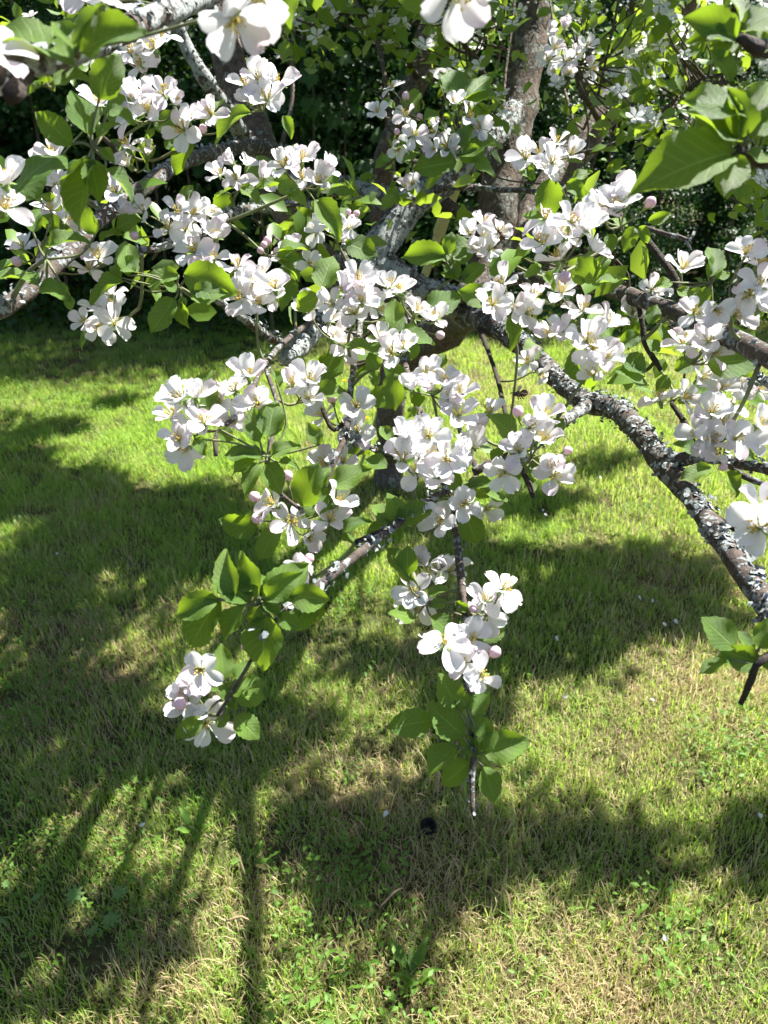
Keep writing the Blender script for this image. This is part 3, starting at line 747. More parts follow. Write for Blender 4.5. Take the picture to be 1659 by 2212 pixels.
def cluster(cx, cy, d, blossoms, buds=(), leaves=3, up=0.5, face=None, size=1.0, opn=None):
    """A truss of blossoms whose stalks meet at a spur, and the spur's leaves. Picture points, one depth."""
    node = at(cx, cy, d + 0.022) - Vector((0, 0, 0.012))
    V, Fc = [], []
    def join(vf):
        k = len(V); V.extend(vf[0]); Fc.extend([tuple(i + k for i in f_) for f_ in vf[1]])
    for (bx, by) in blossoms:
        dd = d + random.uniform(-0.018, 0.018)
        p_ = at(bx, by, dd)
        radial = (p_ - node); radial.normalize()
        f_ = TOCAM * 0.62 + Vector((0, 0, up)) + radial * 0.55 + Vector((random.gauss(0, .32), random.gauss(0, .32), random.gauss(0, .32)))
        if face is not None: f_ = f_ * 0.4 + Vector(face)
        f_.normalize()
        o_ = opn if opn is not None else random.choices((0.25, 0.5, 0.85, 0.02, -0.15), (5, 3.5, 1.6, 1.5, 0.7))[0]
        add_blossom(p_, f_, size * random.uniform(0.80, 1.08), o_ + random.gauss(0, .06))
        join(stalk(node, p_ - f_ * 0.006, 0.0011, 0.0011, 0.3))
    for (bx, by) in buds:
        p_ = at(bx, by, d + random.uniform(-0.012, 0.012))
        f_ = (p_ - node).normalized() + Vector((0, 0, 0.25)) + TOCAM * 0.3
        f_.normalize()
        place(BUD, 'bud', p_ - f_ * 0.006, rot_from(f_, (1, 0, 0)), size * random.uniform(0.55, 0.8))
        join(stalk(node, p_ - f_ * 0.012, 0.0011, 0.0010, 0.3))
    pts = list(blossoms) + list(buds)
    for k in range(leaves):
        a_ = random.uniform(0, 6.283)
        dr = CAMX * math.cos(a_) + CAMY * math.sin(a_)
        bs = node + dr * random.uniform(0.008, 0.02)
        L_ = random.uniform(0.032, 0.058)
        tp_ = bs + (dr + TOCAM * random.uniform(-0.5, 0.15) + Vector((0, 0, random.uniform(-0.25, 0.1)))) .normalized() * L_
        if n_leaf < LEAF_MAX:
            add_leaf(bs, tp_)
            join(stalk(node, bs, 0.0012, 0.0009, 0.2))
    bp = nearest_wood(node, 0.12 if d < 0.6 else 0.30)
    if bp is not None:
        join(stalk(bp[:3], node, 0.0011 if d < 0.6 else min(0.003, max(0.0018, bp[3] * 0.6)), 0.001 if d < 0.6 else 0.0018, 0.3))
    if V:
        obj('spur', mesh('spur', [v - BASE for v in V], Fc, [M['spur']]), tree)
    return node

# prominent leaves first: (base, tip, depth)
def leaves_px(d, rows, node=None):
    V, Fc = [], []
    if node is not None:
        nd = at(node[0], node[1], d + 0.006)
    for r_ in rows:
        bx, by, tx, ty = r_[:4]
        tilt = random.uniform(-0.35, 0.35) * math.hypot(tx - bx, ty - by) * d / F
        o_ = add_leaf(at(bx, by, d), at(tx, ty, d + tilt), mesh_i=r_[4] if len(r_) > 4 else None)
        if node is not None:
            vf = stalk(nd, at(bx, by, d), 0.0014, 0.0010, 0.25)
            k = len(V); V.extend(vf[0]); Fc.extend([tuple(i + k for i in f_) for f_ in vf[1]])
    if node is not None:
        bp = nearest_wood(nd, 0.15 if d < 0.6 else 0.5)
        if bp is not None:
            vf = stalk(bp[:3], nd, 0.0012 if d < 0.6 else min(0.003, max(0.0018, bp[3] * 0.6)), 0.0011 if d < 0.6 else 0.0018, 0.2)
            k = len(V); V.extend(vf[0]); Fc.extend([tuple(i + k for i in f_) for f_ in vf[1]])
        obj('spur', mesh('spur', [v - BASE for v in V], Fc, [M['spur']]), tree)

# close-by rosettes at the top of the picture
leaves_px(0.44, [(160, 128, -14, 62, 0), (168, 112, 118, 38, 2), (172, 108, 192, 4, 2), (176, 112, 284, 48, 1)], (165, 125))
leaves_px(0.50, [(100, 180, 84, 102, 5), (118, 182, 188, 160, 1), (95, 186, 60, 196, 2)], (105, 186))
leaves_px(0.62, [(214, 214, 252, 122, 3), (190, 292, 160, 200, 3), (156, 312, 82, 246, 0), (232, 240, 287, 256, 1), (212, 300, 246, 262, 2), (190, 340, 128, 398, 3), (196, 348, 214, 422, 1), (226, 366, 290, 418, 2), (206, 350, 150, 470, 2), (218, 320, 245, 350, 5)], (200, 320))
leaves_px(0.48, [(1588, 82, 1496, 32, 2), (1572, 92, 1494, 84, 5), (1592, 92, 1552, 122, 1), (1578, 176, 1546, 106, 2), (1600, 70, 1690, 20, 0), (1610, 100, 1675, 95, 1), (1600, 60, 1590, -20, 2)], (1600, 84))
leaves_px(0.47, [(1600, 312, 1488, 232, 3), (1592, 306, 1522, 222, 1), (1578, 332, 1398, 378, 2), (1588, 336, 1568, 412, 3), (1622, 242, 1490, 214, 0), (1612, 272, 1668, 176, 1), (1622, 302, 1676, 246, 2), (1604, 300, 1585, 195, 5), (1610, 330, 1668, 350, 0)], (1600, 322))
leaves_px(0.62, [(1588, 1400, 1524, 1338, 3), (1580, 1424, 1514, 1450, 0), (1640, 1432, 1566, 1408, 1), (1622, 1408, 1600, 1362, 2), (1640, 1400, 1672, 1336, 1), (1640, 1418, 1700, 1440, 0)], (1640, 1425))
leaves_px(0.50, [(630, -30, 622, 52, 3)])
# left side
leaves_px(0.72, [(206, 506, 178, 446, 3), (72, 502, 78, 452, 1), (104, 536, 172, 506, 2), (84, 612, -8, 588, 0), (88, 620, 146, 636, 1), (150, 640, 152, 668, 3)], (100, 560))
leaves_px(0.86, [(378, 646, 328, 712, 0), (394, 654, 400, 704, 1), (410, 640, 484, 630, 0), (398, 592, 502, 626, 1), (386, 594, 314, 610, 0), (384, 632, 350, 606, 3), (276, 596, 274, 520, 2), (268, 606, 196, 646, 5), (300, 590, 250, 560, 1), (262, 600, 240, 570, 2), (394, 640, 396, 664, 3)], (388, 620))
leaves_px(0.95, [(394, 432, 413, 402, 1), (250, 492, 300, 474, 0), (216, 520, 256, 498, 1), (335, 280, 384, 248, 3), (320, 300, 335, 275, 0), (356, 320, 388, 305, 1), (610, 250, 632, 292, 2), (505, 405, 470, 420, 0), (520, 405, 560, 430, 1), (600, 410, 640, 400, 3), (620, 415, 660, 435, 1), (690, 415, 740, 395, 0)])
# middle
leaves_px(0.93, [(694, 624, 716, 556, 3), (690, 640, 638, 664, 1), (850, 722, 852, 648, 0), (815, 800, 798, 764, 3), (806, 800, 812, 832, 1), (640, 770, 655, 800, 1), (720, 850, 690, 800, 2), (860, 740, 900, 705, 1), (880, 720, 935, 740, 0), (900, 740, 890, 775, 2)])
leaves_px(1.15, [(962, 552, 874, 548, 2), (968, 548, 974, 504, 3), (976, 552, 1018, 546, 1), (1000, 610, 1042, 572, 3), (992, 600, 960, 566, 1), (985, 600, 955, 590, 0), (1000, 605, 1010, 585, 1), (960, 556, 935, 572, 2)], (980, 600))
leaves_px(1.28, [(1000, 212, 956, 148, 3), (1004, 216, 1062, 158, 0), (1006, 218, 1078, 204, 1), (986, 350, 898, 362, 0), (986, 340, 1076, 296, 1), (990, 336, 1042, 330, 3), (1020, 346, 1066, 376, 0), (984, 330, 1016, 268, 2), (976, 330, 964, 288, 1), (946, 240, 918, 256, 3), (852, 232, 828, 214, 0), (900, 335, 870, 345, 1), (880, 318, 850, 310, 2)], (990, 330))
leaves_px(1.0, [(1150, 392, 1138, 360, 2), (1236, 386, 1276, 370, 0), (1150, 390, 1120, 350, 1), (1225, 395, 1260, 420, 1)])
leaves_px(0.86, [(1286, 610, 1254, 554, 3), (1290, 612, 1354, 598, 0), (1286, 600, 1312, 552, 1), (1262, 612, 1236, 598, 0), (1150, 520, 1118, 490, 3), (1150, 540, 1110, 550, 1), (1170, 590, 1200, 620, 2), (1320, 505, 1312, 548, 1), (1386, 532, 1392, 568, 2), (1370, 490, 1350, 540, 0), (1400, 478, 1446, 462, 5), (1355, 490, 1320, 470, 3), (1380, 490, 1400, 520, 1)])
leaves_px(0.82, [(1540, 592, 1540, 528, 2), (1520, 610, 1500, 600, 3), (1462, 626, 1504, 652, 1), (1545, 600, 1575, 590, 0), (1450, 610, 1418, 616, 1), (1530, 620, 1510, 660, 0), (1530, 600, 1560, 555, 5)], (1535, 612))
leaves_px(0.92, [(1400, 832, 1338, 800, 3), (1390, 812, 1342, 762, 1), (1456, 800, 1516, 774, 2), (1442, 810, 1420, 850, 0), (1536, 1010, 1474, 1032, 0), (1510, 982, 1460, 954, 1), (1600, 792, 1624, 812, 3), (1566, 1020, 1602, 1068, 2), (1380, 722, 1338, 744, 1), (1425, 760, 1400, 735, 3), (1440, 740, 1430, 700, 0), (1500, 720, 1520, 690, 1), (1400, 700, 1420, 660, 1), (1590, 970, 1630, 990, 0), (1570, 800, 1560, 760, 1)])
leaves_px(0.78, [(580, 944, 592, 870, 3), (562, 954, 544, 884, 0), (422, 948, 442, 978, 1), (472, 926, 502, 950, 3), (692, 960, 666, 916, 0), (590, 800, 606, 834, 1), (586, 985, 638, 958, 2), (566, 985, 488, 980, 0), (560, 990, 498, 1018, 1), (578, 1000, 604, 1060, 1), (600, 1000, 642, 1004, 2), (560, 1000, 530, 1060, 5)], (578, 985))
leaves_px(0.82, [(652, 1092, 682, 1008, 3), (654, 1100, 728, 1072, 3), (716, 1052, 792, 1012, 0), (556, 1140, 480, 1128, 1), (602, 1140, 560, 1204, 0), (690, 1060, 705, 1010, 1), (740, 1150, 790, 1120, 2), (735, 1160, 775, 1180, 1)])
leaves_px(0.84, [(1118, 950, 1062, 896, 3), (1166, 952, 1216, 908, 0), (836, 1012, 792, 988, 1), (846, 956, 824, 918, 2), (1000, 1072, 1034, 1040, 0), (986, 1062, 978, 1016, 1), (1040, 1062, 1098, 1082, 0), (1006, 1112, 1030, 1172, 3), (1134, 1016, 1168, 1010, 1), (1146, 1066, 1150, 1030, 2), (1010, 1050, 1060, 1040, 3), (900, 880, 880, 900, 1), (1090, 970, 1060, 1000, 1)])
leaves_px(0.82, [(850, 1130, 806, 1092, 3), (858, 1126, 842, 1070, 3), (848, 1132, 796, 1148, 0), (862, 1130, 928, 1092, 1), (855, 1138, 862, 1168, 2)], (855, 1136))
leaves_px(0.66, [(472, 1292, 380, 1326, 2), (472, 1296, 408, 1392, 0), (532, 1310, 476, 1378, 1), (508, 1290, 476, 1196, 2), (522, 1272, 572, 1246, 3), (540, 1302, 476, 1240, 1), (572, 1300, 658, 1222, 0), (626, 1285, 706, 1296, 1), (576, 1326, 564, 1442, 3), (600, 1330, 646, 1352, 3), (566, 1300, 606, 1326, 2), (560, 1310, 542, 1352, 1), (576, 1290, 640, 1244, 2), (560, 1290, 520, 1200, 0)], (565, 1305))
leaves_px(0.71, [(484, 1466, 478, 1396, 0), (506, 1466, 542, 1428, 2), (504, 1500, 560, 1468, 1), (506, 1502, 568, 1506, 3), (510, 1546, 556, 1592, 3), (436, 1550, 384, 1592, 0), (470, 1492, 446, 1458, 3), (480, 1512, 502, 1474, 1), (486, 1520, 512, 1528, 2), (470, 1570, 492, 1544, 1)], (490, 1505))
leaves_px(0.80, [(880, 1242, 880, 1184, 3), (886, 1246, 842, 1186, 0), (896, 1252, 862, 1236, 2), (896, 1336, 844, 1322, 3), (926, 1286, 962, 1268, 1), (930, 1312, 968, 1298, 0), (930, 1330, 984, 1376, 0), (1045, 1386, 1082, 1338, 3), (1000, 1330, 1010, 1360, 1), (985, 1300, 1015, 1320, 2)], (920, 1300))
leaves_px(0.745, [(986, 1526, 954, 1462, 3), (1012, 1546, 1054, 1498, 0), (934, 1556, 844, 1570, 0), (1000, 1590, 932, 1526, 3), (986, 1612, 924, 1664, 1), (1016, 1556, 1066, 1586, 1), (1036, 1630, 994, 1588, 2), (1046, 1626, 1132, 1600, 1), (1016, 1646, 958, 1692, 0), (1044, 1656, 1072, 1732, 0), (1030, 1620, 1050, 1570, 1), (1010, 1530, 985, 1490, 1)], (1025, 1625))

# trusses: (node, depth, blossoms, buds, extra leaves)
cluster(315, 120, 0.95, [(333, 108), (303, 138), (284, 114), (347, 80)], leaves=2)
cluster(325, 235, 0.92, [(322, 203), (320, 238), (354, 206), (290, 216), (378, 226), (284, 254)], leaves=2, up=0.6)
cluster(425, 268, 0.95, [(410, 256), (457, 250), (398, 282)], [(418, 288), (438, 278)], leaves=2)
cluster(295, 350, 0.95, [(317, 335), (277, 358), (276, 320)], leaves=1)
cluster(110, 375, 0.90, [(87, 362), (117, 340), (214, 230)], leaves=2)
cluster(180, 410, 0.92, [(120, 398), (207, 398), (250, 414), (177, 394)], leaves=1)
cluster(0, 425, 0.56, [(12, 398), (8, 452)], leaves=1)
cluster(565, 215, 0.90, [(540, 220), (530, 186), (577, 217), (562, 178), (603, 188)], leaves=1)
cluster(500, -30, 0.42, [(508, 40), (560, -10)], leaves=0, face=(0, -0.1, -0.5), opn=0.3)
cluster(985, -70, 0.42, [(985, -22)], leaves=0, face=(0.1, -0.2, -0.5), opn=0.2)
cluster(215, -30, 0.58, [(222, 2), (180, -14)], leaves=0)
cluster(-60, 130, 0.42, [(-34, 108), (-40, 196)], leaves=0)
cluster(900, 240, 1.28, [(876, 250), (848, 190), (815, 242), (862, 322), (895, 292)], [(877, 208), (906, 253), (857, 284)], leaves=1)
cluster(985, 265, 1.28, [(943, 284), (983, 224), (1010, 254), (1036, 277), (938, 322), (965, 318), (950, 172)], leaves=0)
cluster(660, 385, 0.95, [(653, 388), (690, 396), (652, 348), (614, 362), (702, 370)], leaves=2, up=0.55)
cluster(520, 385, 1.15, [(566, 394), (474, 378), (504, 354), (533, 358), (511, 388)], leaves=2)
cluster(885, 400, 1.55, [(878, 405), (890, 398)], leaves=0)
cluster(1190, 345, 1.0, [(1166, 334), (1193, 352), (1232, 334), (1202, 308), (1136, 344), (1186, 368)], leaves=1, up=0.5)
cluster(1215, 90, 1.62, [(1193, 68), (1220, 64), (1190, 85), (1198, 106), (1223, 133), (1246, 117), (1186, 133), (1197, 154), (1230, 160), (1266, 102), (1276, 147)], [(1271, 128)], leaves=0)
cluster(370, 475, 0.96, [(310, 458), (288, 462), (363, 494), (384, 455), (414, 462), (447, 464), (400, 498)], [(290, 509)], leaves=0, up=0.45)
cluster(445, 540, 0.96, [(467, 514), (420, 545), (463, 558), (440, 600)], leaves=0)
cluster(180, 565, 0.93, [(153, 552), (193, 582), (213, 558), (123, 582)], leaves=0)
cluster(70, 540, 0.93, [(50, 534), (143, 482), (110, 456)], [(37, 565)], leaves=1)
cluster(220, 680, 1.04, [(213, 672), (181, 694), (247, 700), (247, 657), (212, 706), (240, 638)], leaves=1, up=0.1)
cluster(552, 630, 0.92, [(520, 645), (547, 617), (514, 578), (563, 598), (584, 644), (560, 655), (593, 624)], leaves=1)
cluster(635, 555, 1.18, [(630, 538), (616, 558), (666, 568)], leaves=1)
cluster(725, 500, 1.2, [(686, 500), (733, 502), (710, 484), (753, 494)], [(753, 457), (770, 462), (760, 470)], leaves=3)
cluster(575, 535, 1.12, [], [(578, 521), (563, 541), (570, 528)], leaves=3)
cluster(1045, 515, 1.14, [(1016, 507), (1046, 515), (1076, 504), (1027, 538), (1057, 541), (1046, 486)], leaves=1)
cluster(765, 655, 0.92, [(783, 632), (766, 678), (814, 667), (746, 638), (773, 606), (720, 658), (782, 652)], leaves=1)
cluster(715, 715, 0.98, [(667, 672), (711, 695), (720, 731), (743, 748)], leaves=1)
cluster(850, 755, 0.90, [(824, 735), (847, 764), (874, 753)], leaves=2)
cluster(895, 670, 0.95, [(840, 622), (864, 632), (900, 672), (940, 692)], [(951, 724)], leaves=1)
cluster(1095, 640, 0.90, [(1086, 614), (1064, 658), (1110, 666), (1154, 645), (1137, 678)], leaves=2)
cluster(1220, 540, 0.80, [(1174, 528), (1204, 562), (1220, 512), (1178, 475), (1234, 482), (1279, 540), (1264, 496)], [(1220, 598)], leaves=0)
cluster(1345, 465, 0.82, [(1297, 450), (1356, 428), (1335, 450), (1306, 462)], [(1404, 438)], leaves=0, up=0.8)
cluster(1240, 690, 0.88, [(1257, 674), (1214, 632), (1313, 702), (1186, 728), (1216, 716)], leaves=2)
cluster(1475, 598, 0.86, [(1474, 580)], leaves=1, up=0.8)
cluster(1585, 640, 0.76, [(1610, 548), (1637, 572), (1618, 640), (1543, 668), (1587, 682), (1499, 678), (1642, 618), (1642, 668)], leaves=0)
cluster(1500, 765, 0.85, [(1476, 744), (1504, 744), (1530, 738), (1540, 765)], leaves=1)
cluster(1285, 765, 0.86, [(1309, 771), (1266, 738), (1280, 755), (1283, 811)], leaves=0)
cluster(1385, 650, 1.0, [(1366, 678), (1406, 632)], leaves=1)
cluster(1470, 835, 0.90, [(1476, 860), (1427, 866), (1516, 814)], leaves=1, up=0.1)
cluster(1155, 785, 1.25, [(1140, 783), (1166, 807)], leaves=1, up=-0.5)
cluster(1595, 815, 0.98, [(1557, 838), (1593, 830), (1637, 842), (1610, 855)], leaves=2)
cluster(1565, 930, 0.80, [(1559, 920), (1540, 953), (1587, 948), (1514, 943), (1537, 892), (1574, 885), (1616, 953), (1540, 982), (1635, 920)], [(1563, 1010)], leaves=0)
cluster(1690, 1100, 0.56, [(1650, 1108), (1640, 1140)], leaves=0)
cluster(530, 850, 0.84, [(537, 813), (507, 845), (501, 910), (475, 868), (557, 873)], leaves=0)
cluster(410, 905, 0.79, [(424, 858), (391, 864), (414, 913), (387, 950), (375, 898), (440, 914), (404, 968)], leaves=1)
cluster(640, 850, 0.88, [(632, 834), (667, 824), (666, 860)], leaves=1, opn=0.45)
cluster(735, 900, 0.92, [(771, 878), (699, 898), (772, 934)], [(717, 860)], leaves=1)
cluster(725, 1010, 0.90, [(741, 1000), (704, 1004)], leaves=0)
cluster(630, 1110, 0.82, [(591, 1090), (627, 1128), (711, 1127), (727, 1088), (667, 1158)], [(621, 1028), (551, 1074), (554, 1120)], leaves=0)
cluster(935, 835, 0.90, [(919, 807), (892, 841), (932, 841), (966, 861), (993, 850), (989, 898), (960, 820)], leaves=1)
cluster(910, 985, 0.79, [(879, 948), (869, 994), (946, 1033), (966, 993), (926, 944), (900, 1022), (926, 986), (985, 984)], leaves=0)
cluster(1040, 925, 0.90, [(1032, 927), (1058, 892), (1020, 967)], leaves=0)
cluster(1150, 970, 0.81, [(1122, 977), (1142, 924), (1166, 953), (1190, 1004), (1175, 898), (1090, 1020), (1196, 1028)], [(1228, 973), (1119, 889)], leaves=0)
cluster(1000, 1070, 0.85, [(979, 1077), (1002, 1090), (1049, 1100), (955, 1124)], leaves=0)
cluster(680, 1225, 0.76, [(664, 1234)], [(668, 1205), (535, 1392)], leaves=2)
cluster(440, 1510, 0.72, [(421, 1472), (434, 1446), (407, 1500), (407, 1528), (444, 1562)], [(467, 1512), (390, 1520)], leaves=0, up=0.2)
cluster(925, 1245, 0.84, [(904, 1219), (948, 1229), (970, 1236)], leaves=0, up=0.5)
cluster(910, 1300, 0.82, [(893, 1275), (898, 1316)], leaves=0)
cluster(1045, 1310, 0.78, [(1051, 1299), (1086, 1275), (1050, 1329)], [(1021, 1314)], leaves=0, up=0.5)
cluster(1010, 1420, 0.745, [(1018, 1379), (961, 1392), (1001, 1430), (1041, 1459)], [(1068, 1409)], leaves=0)
n_blossoms = sum(1 for o in tree.children if o.name.split('.')[0] == 'blossom')

# small leaves and blossoms farther back in the crown: too many to part
LT_V = np.array([(0, 0, 0), (-.28, .35, .08), (0, .4, 0), (.28, .35, .08), (-.24, .7, .02), (0, .75, -.06), (.24, .7, .02), (0, 1, -.14)])
LT_T = np.array([(0, 2, 1), (0, 3, 2), (1, 2, 4), (2, 5, 4), (2, 3, 6), (2, 6, 5), (4, 5, 7), (5, 6, 7)])
def foliage(name, pos, mat, smin, smax, parent, org, zmean=(0, -0.25, 0.8), spread=0.55, tv=LT_V, tt=LT_T):
    n_ = len(pos)
    v_, t_ = scatter(tv, tt, np.asarray(pos), rand_rots(n_, zmean, spread), rng.uniform(smin, smax, n_))
    o_ = obj(name, fast_mesh(name, v_ - np.array(org), t_, [mat], smooth=True), parent)
    return tag(o_, kind='stuff')

small_leaf, small_flower, twigs = [], [], []
def sprig(u, v, d, nl, nf, sp=0.045):
    c_ = np.array(at(u, v, d))
    small_leaf.extend(c_ + rng.normal(0, sp, (nl, 3)))
    small_flower.extend(c_ + rng.normal(0, sp * 0.62, (nf, 3)) + np.array(TOCAM) * 0.03)
    twigs.append(Vector(c_))
far = [(700, 20), (620, 63), (580, 67), (726, 43), (656, 77), (886, 57), (856, 83), (950, 73), (930, 33), (946, 50), (1040, 60), (1046, 77), (1073, 227), (1083, 107), (930, 100),
       (1206, 20), (1240, 7), (1273, 13), (1406, 7), (1426, 10), (1440, 87), (1470, 97), (1460, 123), (1380, 110), (1400, 123), (1386, 157), (1353, 143), (1336, 157), (1330, 173),
       (1340, 200), (1336, 223), (1396, 233), (1386, 257), (1406, 267), (1433, 53), (1543, 30), (1383, 313), (1230, 403), (1263, 397), (1496, 350), (1466, 277), (1560, 330), (1630, 380), (820, 60), (1000, 150), (1100, 20)]
for (u, v) in far:
    sprig(u + random.gauss(0, 5), v + random.gauss(0, 5), random.uniform(1.75, 2.1), 6, 2, 0.028)
for k in range(30): sprig(random.uniform(560, 1090), random.uniform(-70, 85), random.uniform(1.7, 2.4), 10, 1, 0.05)
for k in range(9): sprig(random.uniform(970, 1060), random.uniform(100, 300), random.uniform(2.0, 2.4), 9, 1, 0.045)
for k in range(44): sprig(random.uniform(1300, 1680), random.uniform(-40, 310), random.uniform(1.8, 2.5), 10, 1, 0.05)
for k in range(6): sprig(random.uniform(1170, 1290), random.uniform(-20, 230), random.uniform(1.8, 2.3), 9, 1, 0.045)
for k in range(10): sprig(random.uniform(-20, 240), random.uniform(-60, 110), random.uniform(1.4, 2.2), 9, 1, 0.05)
for k in range(8): sprig(random.uniform(840, 1000), random.uniform(290, 420), random.uniform(1.5, 2.0), 8, 0, 0.04)
for k in range(10): sprig(random.uniform(560, 800), random.uniform(400, 560), random.uniform(1.3, 1.7), 8, 0, 0.035)
for k in range(8): sprig(random.uniform(1600, 1680), random.uniform(350, 480), random.uniform(1.8, 2.2), 7, 1, 0.04)
for (u, v, d) in ((40, 480, 1.0), (90, 520, 1.0), (240, 470, 1.05), (270, 430, 1.05), (330, 560, 1.05), (1330, 560, 1.0), (1420, 700, 1.05), (1480, 800, 1.05), (1380, 800, 1.05), (1560, 770, 1.05), (1620, 800, 1.05),
                  (680, 620, 1.1), (830, 690, 1.05), (800, 780, 1.0), (1150, 560, 1.0), (1110, 550, 1.05), (1250, 440, 1.1), (900, 900, 1.0), (1060, 1030, 0.95)):
    sprig(u, v, d, 5, 0, 0.022)
foliage('foliage', small_leaf, M['leaf_far'], 0.032, 0.058, tree, BASE, (0, -0.45, 0.6), 0.6)
# a small five-petalled flower for the far trusses
fv, ft = [], []
for k in range(5):
    a_ = k * 1.2566; c_, s_ = math.cos(a_), math.sin(a_); b_ = len(fv)
    for (x, y, z) in ((0, .06, 0), (-.3, .55, .14), (.3, .55, .14), (-.2, .95, .22), (.2, .95, .22)):
        fv.append((x * c_ - y * s_, x * s_ + y * c_, z))
    ft += [(b_, b_ + 2, b_ + 1), (b_ + 1, b_ + 2, b_ + 4), (b_ + 1, b_ + 4, b_ + 3)]
foliage('blossom_mass', small_flower, M['petal'], 0.019, 0.025, tree, BASE, tuple(TOCAM * 0.6 + Vector((0, 0, 0.4))), 0.45, np.array(fv), np.array(ft))
tw_v, tw_f = [], []
for c_ in twigs:
    bp = nearest_wood(c_, 0.7)
    if bp is None: continue
    vf = stalk(bp[:3], c_, 0.003, 0.0016, 0.35)
    k = len(tw_v); tw_v.extend(vf[0]); tw_f.extend([tuple(i + k for i in f_) for f_ in vf[1]])
tag(obj('twigs', mesh('twigs', [v - BASE for v in tw_v], tw_f, [M['stem']]), tree), kind='stuff')

# ------------------------------------------------------------------ unseen crown overhead: leaf clumps placed to throw the wanted dappled shade
SHADE = [(90, 1080, 150, 60), (330, 1110, 190, 50), (490, 1150, 70, 70), (200, 1190, 190, 45), (60, 1290, 100, 45), (60, 930, 80, 25), (20, 1000, 60, 30),
         (120, 1570, 150, 55), (330, 1590, 120, 40), (500, 1640, 120, 70), (50, 1720, 100, 40), (40, 1990, 60, 25),
         (250, 2060, 50, 20), (660, 1810, 90, 30), (850, 1850, 150, 30), (1100, 1830, 130, 28), (1400, 1850, 120, 16), (1600, 1840, 80, 20),
         (760, 1900, 60, 25), (1230, 1230, 150, 45), (1450, 1230, 100, 45), (1330, 1330, 130, 45), (1200, 1410, 90, 45), (1480, 1320, 70, 45), (1180, 1085, 100, 16), (1300, 1010, 50, 12),
         (830, 1430, 90, 30), (860, 1065, 70, 20), (240, 860, 40, 8), (640, 1080, 70, 30), (1120, 1350, 60, 60), (1010, 1190, 60, 30)]
crown, boughs = [], []
for (u, v, ru, rv) in SHADE:
    h = random.uniform(2.35, 3.0)
    g0 = ground(u, v)
    ex = (ground(u + ru, v) - g0).length; ey = (ground(u, v - rv) - g0).length
    nclump = max(3, int(ex * ey * 3.14 * 130))
    sh = SUN * (h / SUN.z)
    boughs.append(g0 + sh)
    for _ in range(nclump):
        a_ = random.uniform(0, 6.283); r_ = math.sqrt(random.random())
        hh = h + random.gauss(0, 0.12)
        c_ = g0 + Vector((math.cos(a_) * r_ * ex, math.sin(a_) * r_ * ey, 0)) + SUN * (hh / SUN.z)
        q = CR.transposed() @ (c_ - CAMP)
        if q.z < -0.1 and -q.y / q.z * 1.0 < 0 and False: continue
        crown.extend(np.array(c_) + rng.normal(0, 0.055, (60, 3)))
for pth in OVER:  # clumps added along the overhanging branches to break up their shadows
    for r_ in pth[len(pth) // 3::3]:
        if random.random() < 0.75: crown.extend(np.array(r_[:3]) + rng.normal(0, 0.075, (random.randint(6, 26), 3)))
for pi in (1, 2, 3, 4):  # clumps added on the upper stems, also for their shade
    for r_ in PATHS[pi][len(PATHS[pi]) * 3 // 5::2]:
        if random.random() < 0.25: crown.extend(np.array(r_[:3]) + rng.normal(0, 0.11, (random.randint(10, 30), 3)))
crown = np.asarray(crown)
# keep the crown overhead out of the picture: only what lies above the line of sight
q = (crown - np.array(CAMP)) @ np.array(CR)
crown = crown[(q[:, 1] / -q[:, 2] > 1106 / F + 0.02) | (q[:, 2] > -0.3)]
foliage('crown', crown, M['leaf_far'], 0.05, 0.075, tree, BASE, (0, 0, 1), 0.55)  # unseen leaves, positioned back along the sun from the shade patches
tips = [Vector(PATHS[i][-1][:3]) for i in (1, 2, 3, 4)]
bv, bf = [], []
for b_ in boughs:
    t_ = min(tips, key=lambda x: (x - b_).length)
    a_ = t_ - Vector((0, 0, max(0.0, t_.z - 2.4)))
    vf = stalk(min((Vector(r[:3]) for i in (1, 2, 3, 4) for r in PATHS[i][len(PATHS[i]) * 3 // 4:]), key=lambda x: (x - b_).length), b_, 0.005, 0.0025, 0.5, seg=6)
    q_ = [(CR.transposed() @ (v - CAMP)) for v in vf[0]]
    k = len(bv); bv.extend(vf[0]); bf.extend([tuple(i + k for i in f_) for f_ in vf[1]])
tag(obj('boughs', mesh('boughs', [v - BASE for v in bv], bf, [M['bark_trunk']]), tree), kind='stuff')  # unseen boughs added to carry the shade-casting clumps

# ------------------------------------------------------------------ shrubs and saplings at the back
SH_V = np.array([(0, 0, 0), (-.30, .35, .06), (0, .4, -.02), (.30, .35, .06), (0, 1, -.16)])
SH_T = np.array([(0, 2, 1), (0, 3, 2), (1, 2, 4), (2, 3, 4)])
def shrub_mesh(seed, nl, w, h):
    r_ = np.random.default_rng(seed)
    nc = int(26 * h)
    a_ = r_.uniform(0, 6.283, nc); z = r_.uniform(0.03, 1.0, nc); rad = np.sqrt(np.clip(1.12 - z ** 2, 0.1, 1)) * r_.uniform(0.35, 0.95, nc)
    cen = np.stack((rad * np.cos(a_) * 0.75 * w, rad * np.sin(a_) * 0.62 * w, z * h), 1)
    pos = cen[r_.integers(0, nc, nl)] + r_.normal(0, 0.13, (nl, 3)) * np.array([1, 1, 0.75])
    pos[:, 2] = np.abs(pos[:, 2])
    return scatter(SH_V, SH_T, pos, rand_rots(nl, (0, -0.45, 0.7), 0.55), r_.uniform(0.045, 0.08, nl) * (1 + 0.35 * (h > 5 or w > 1.8)))
SHM = {}
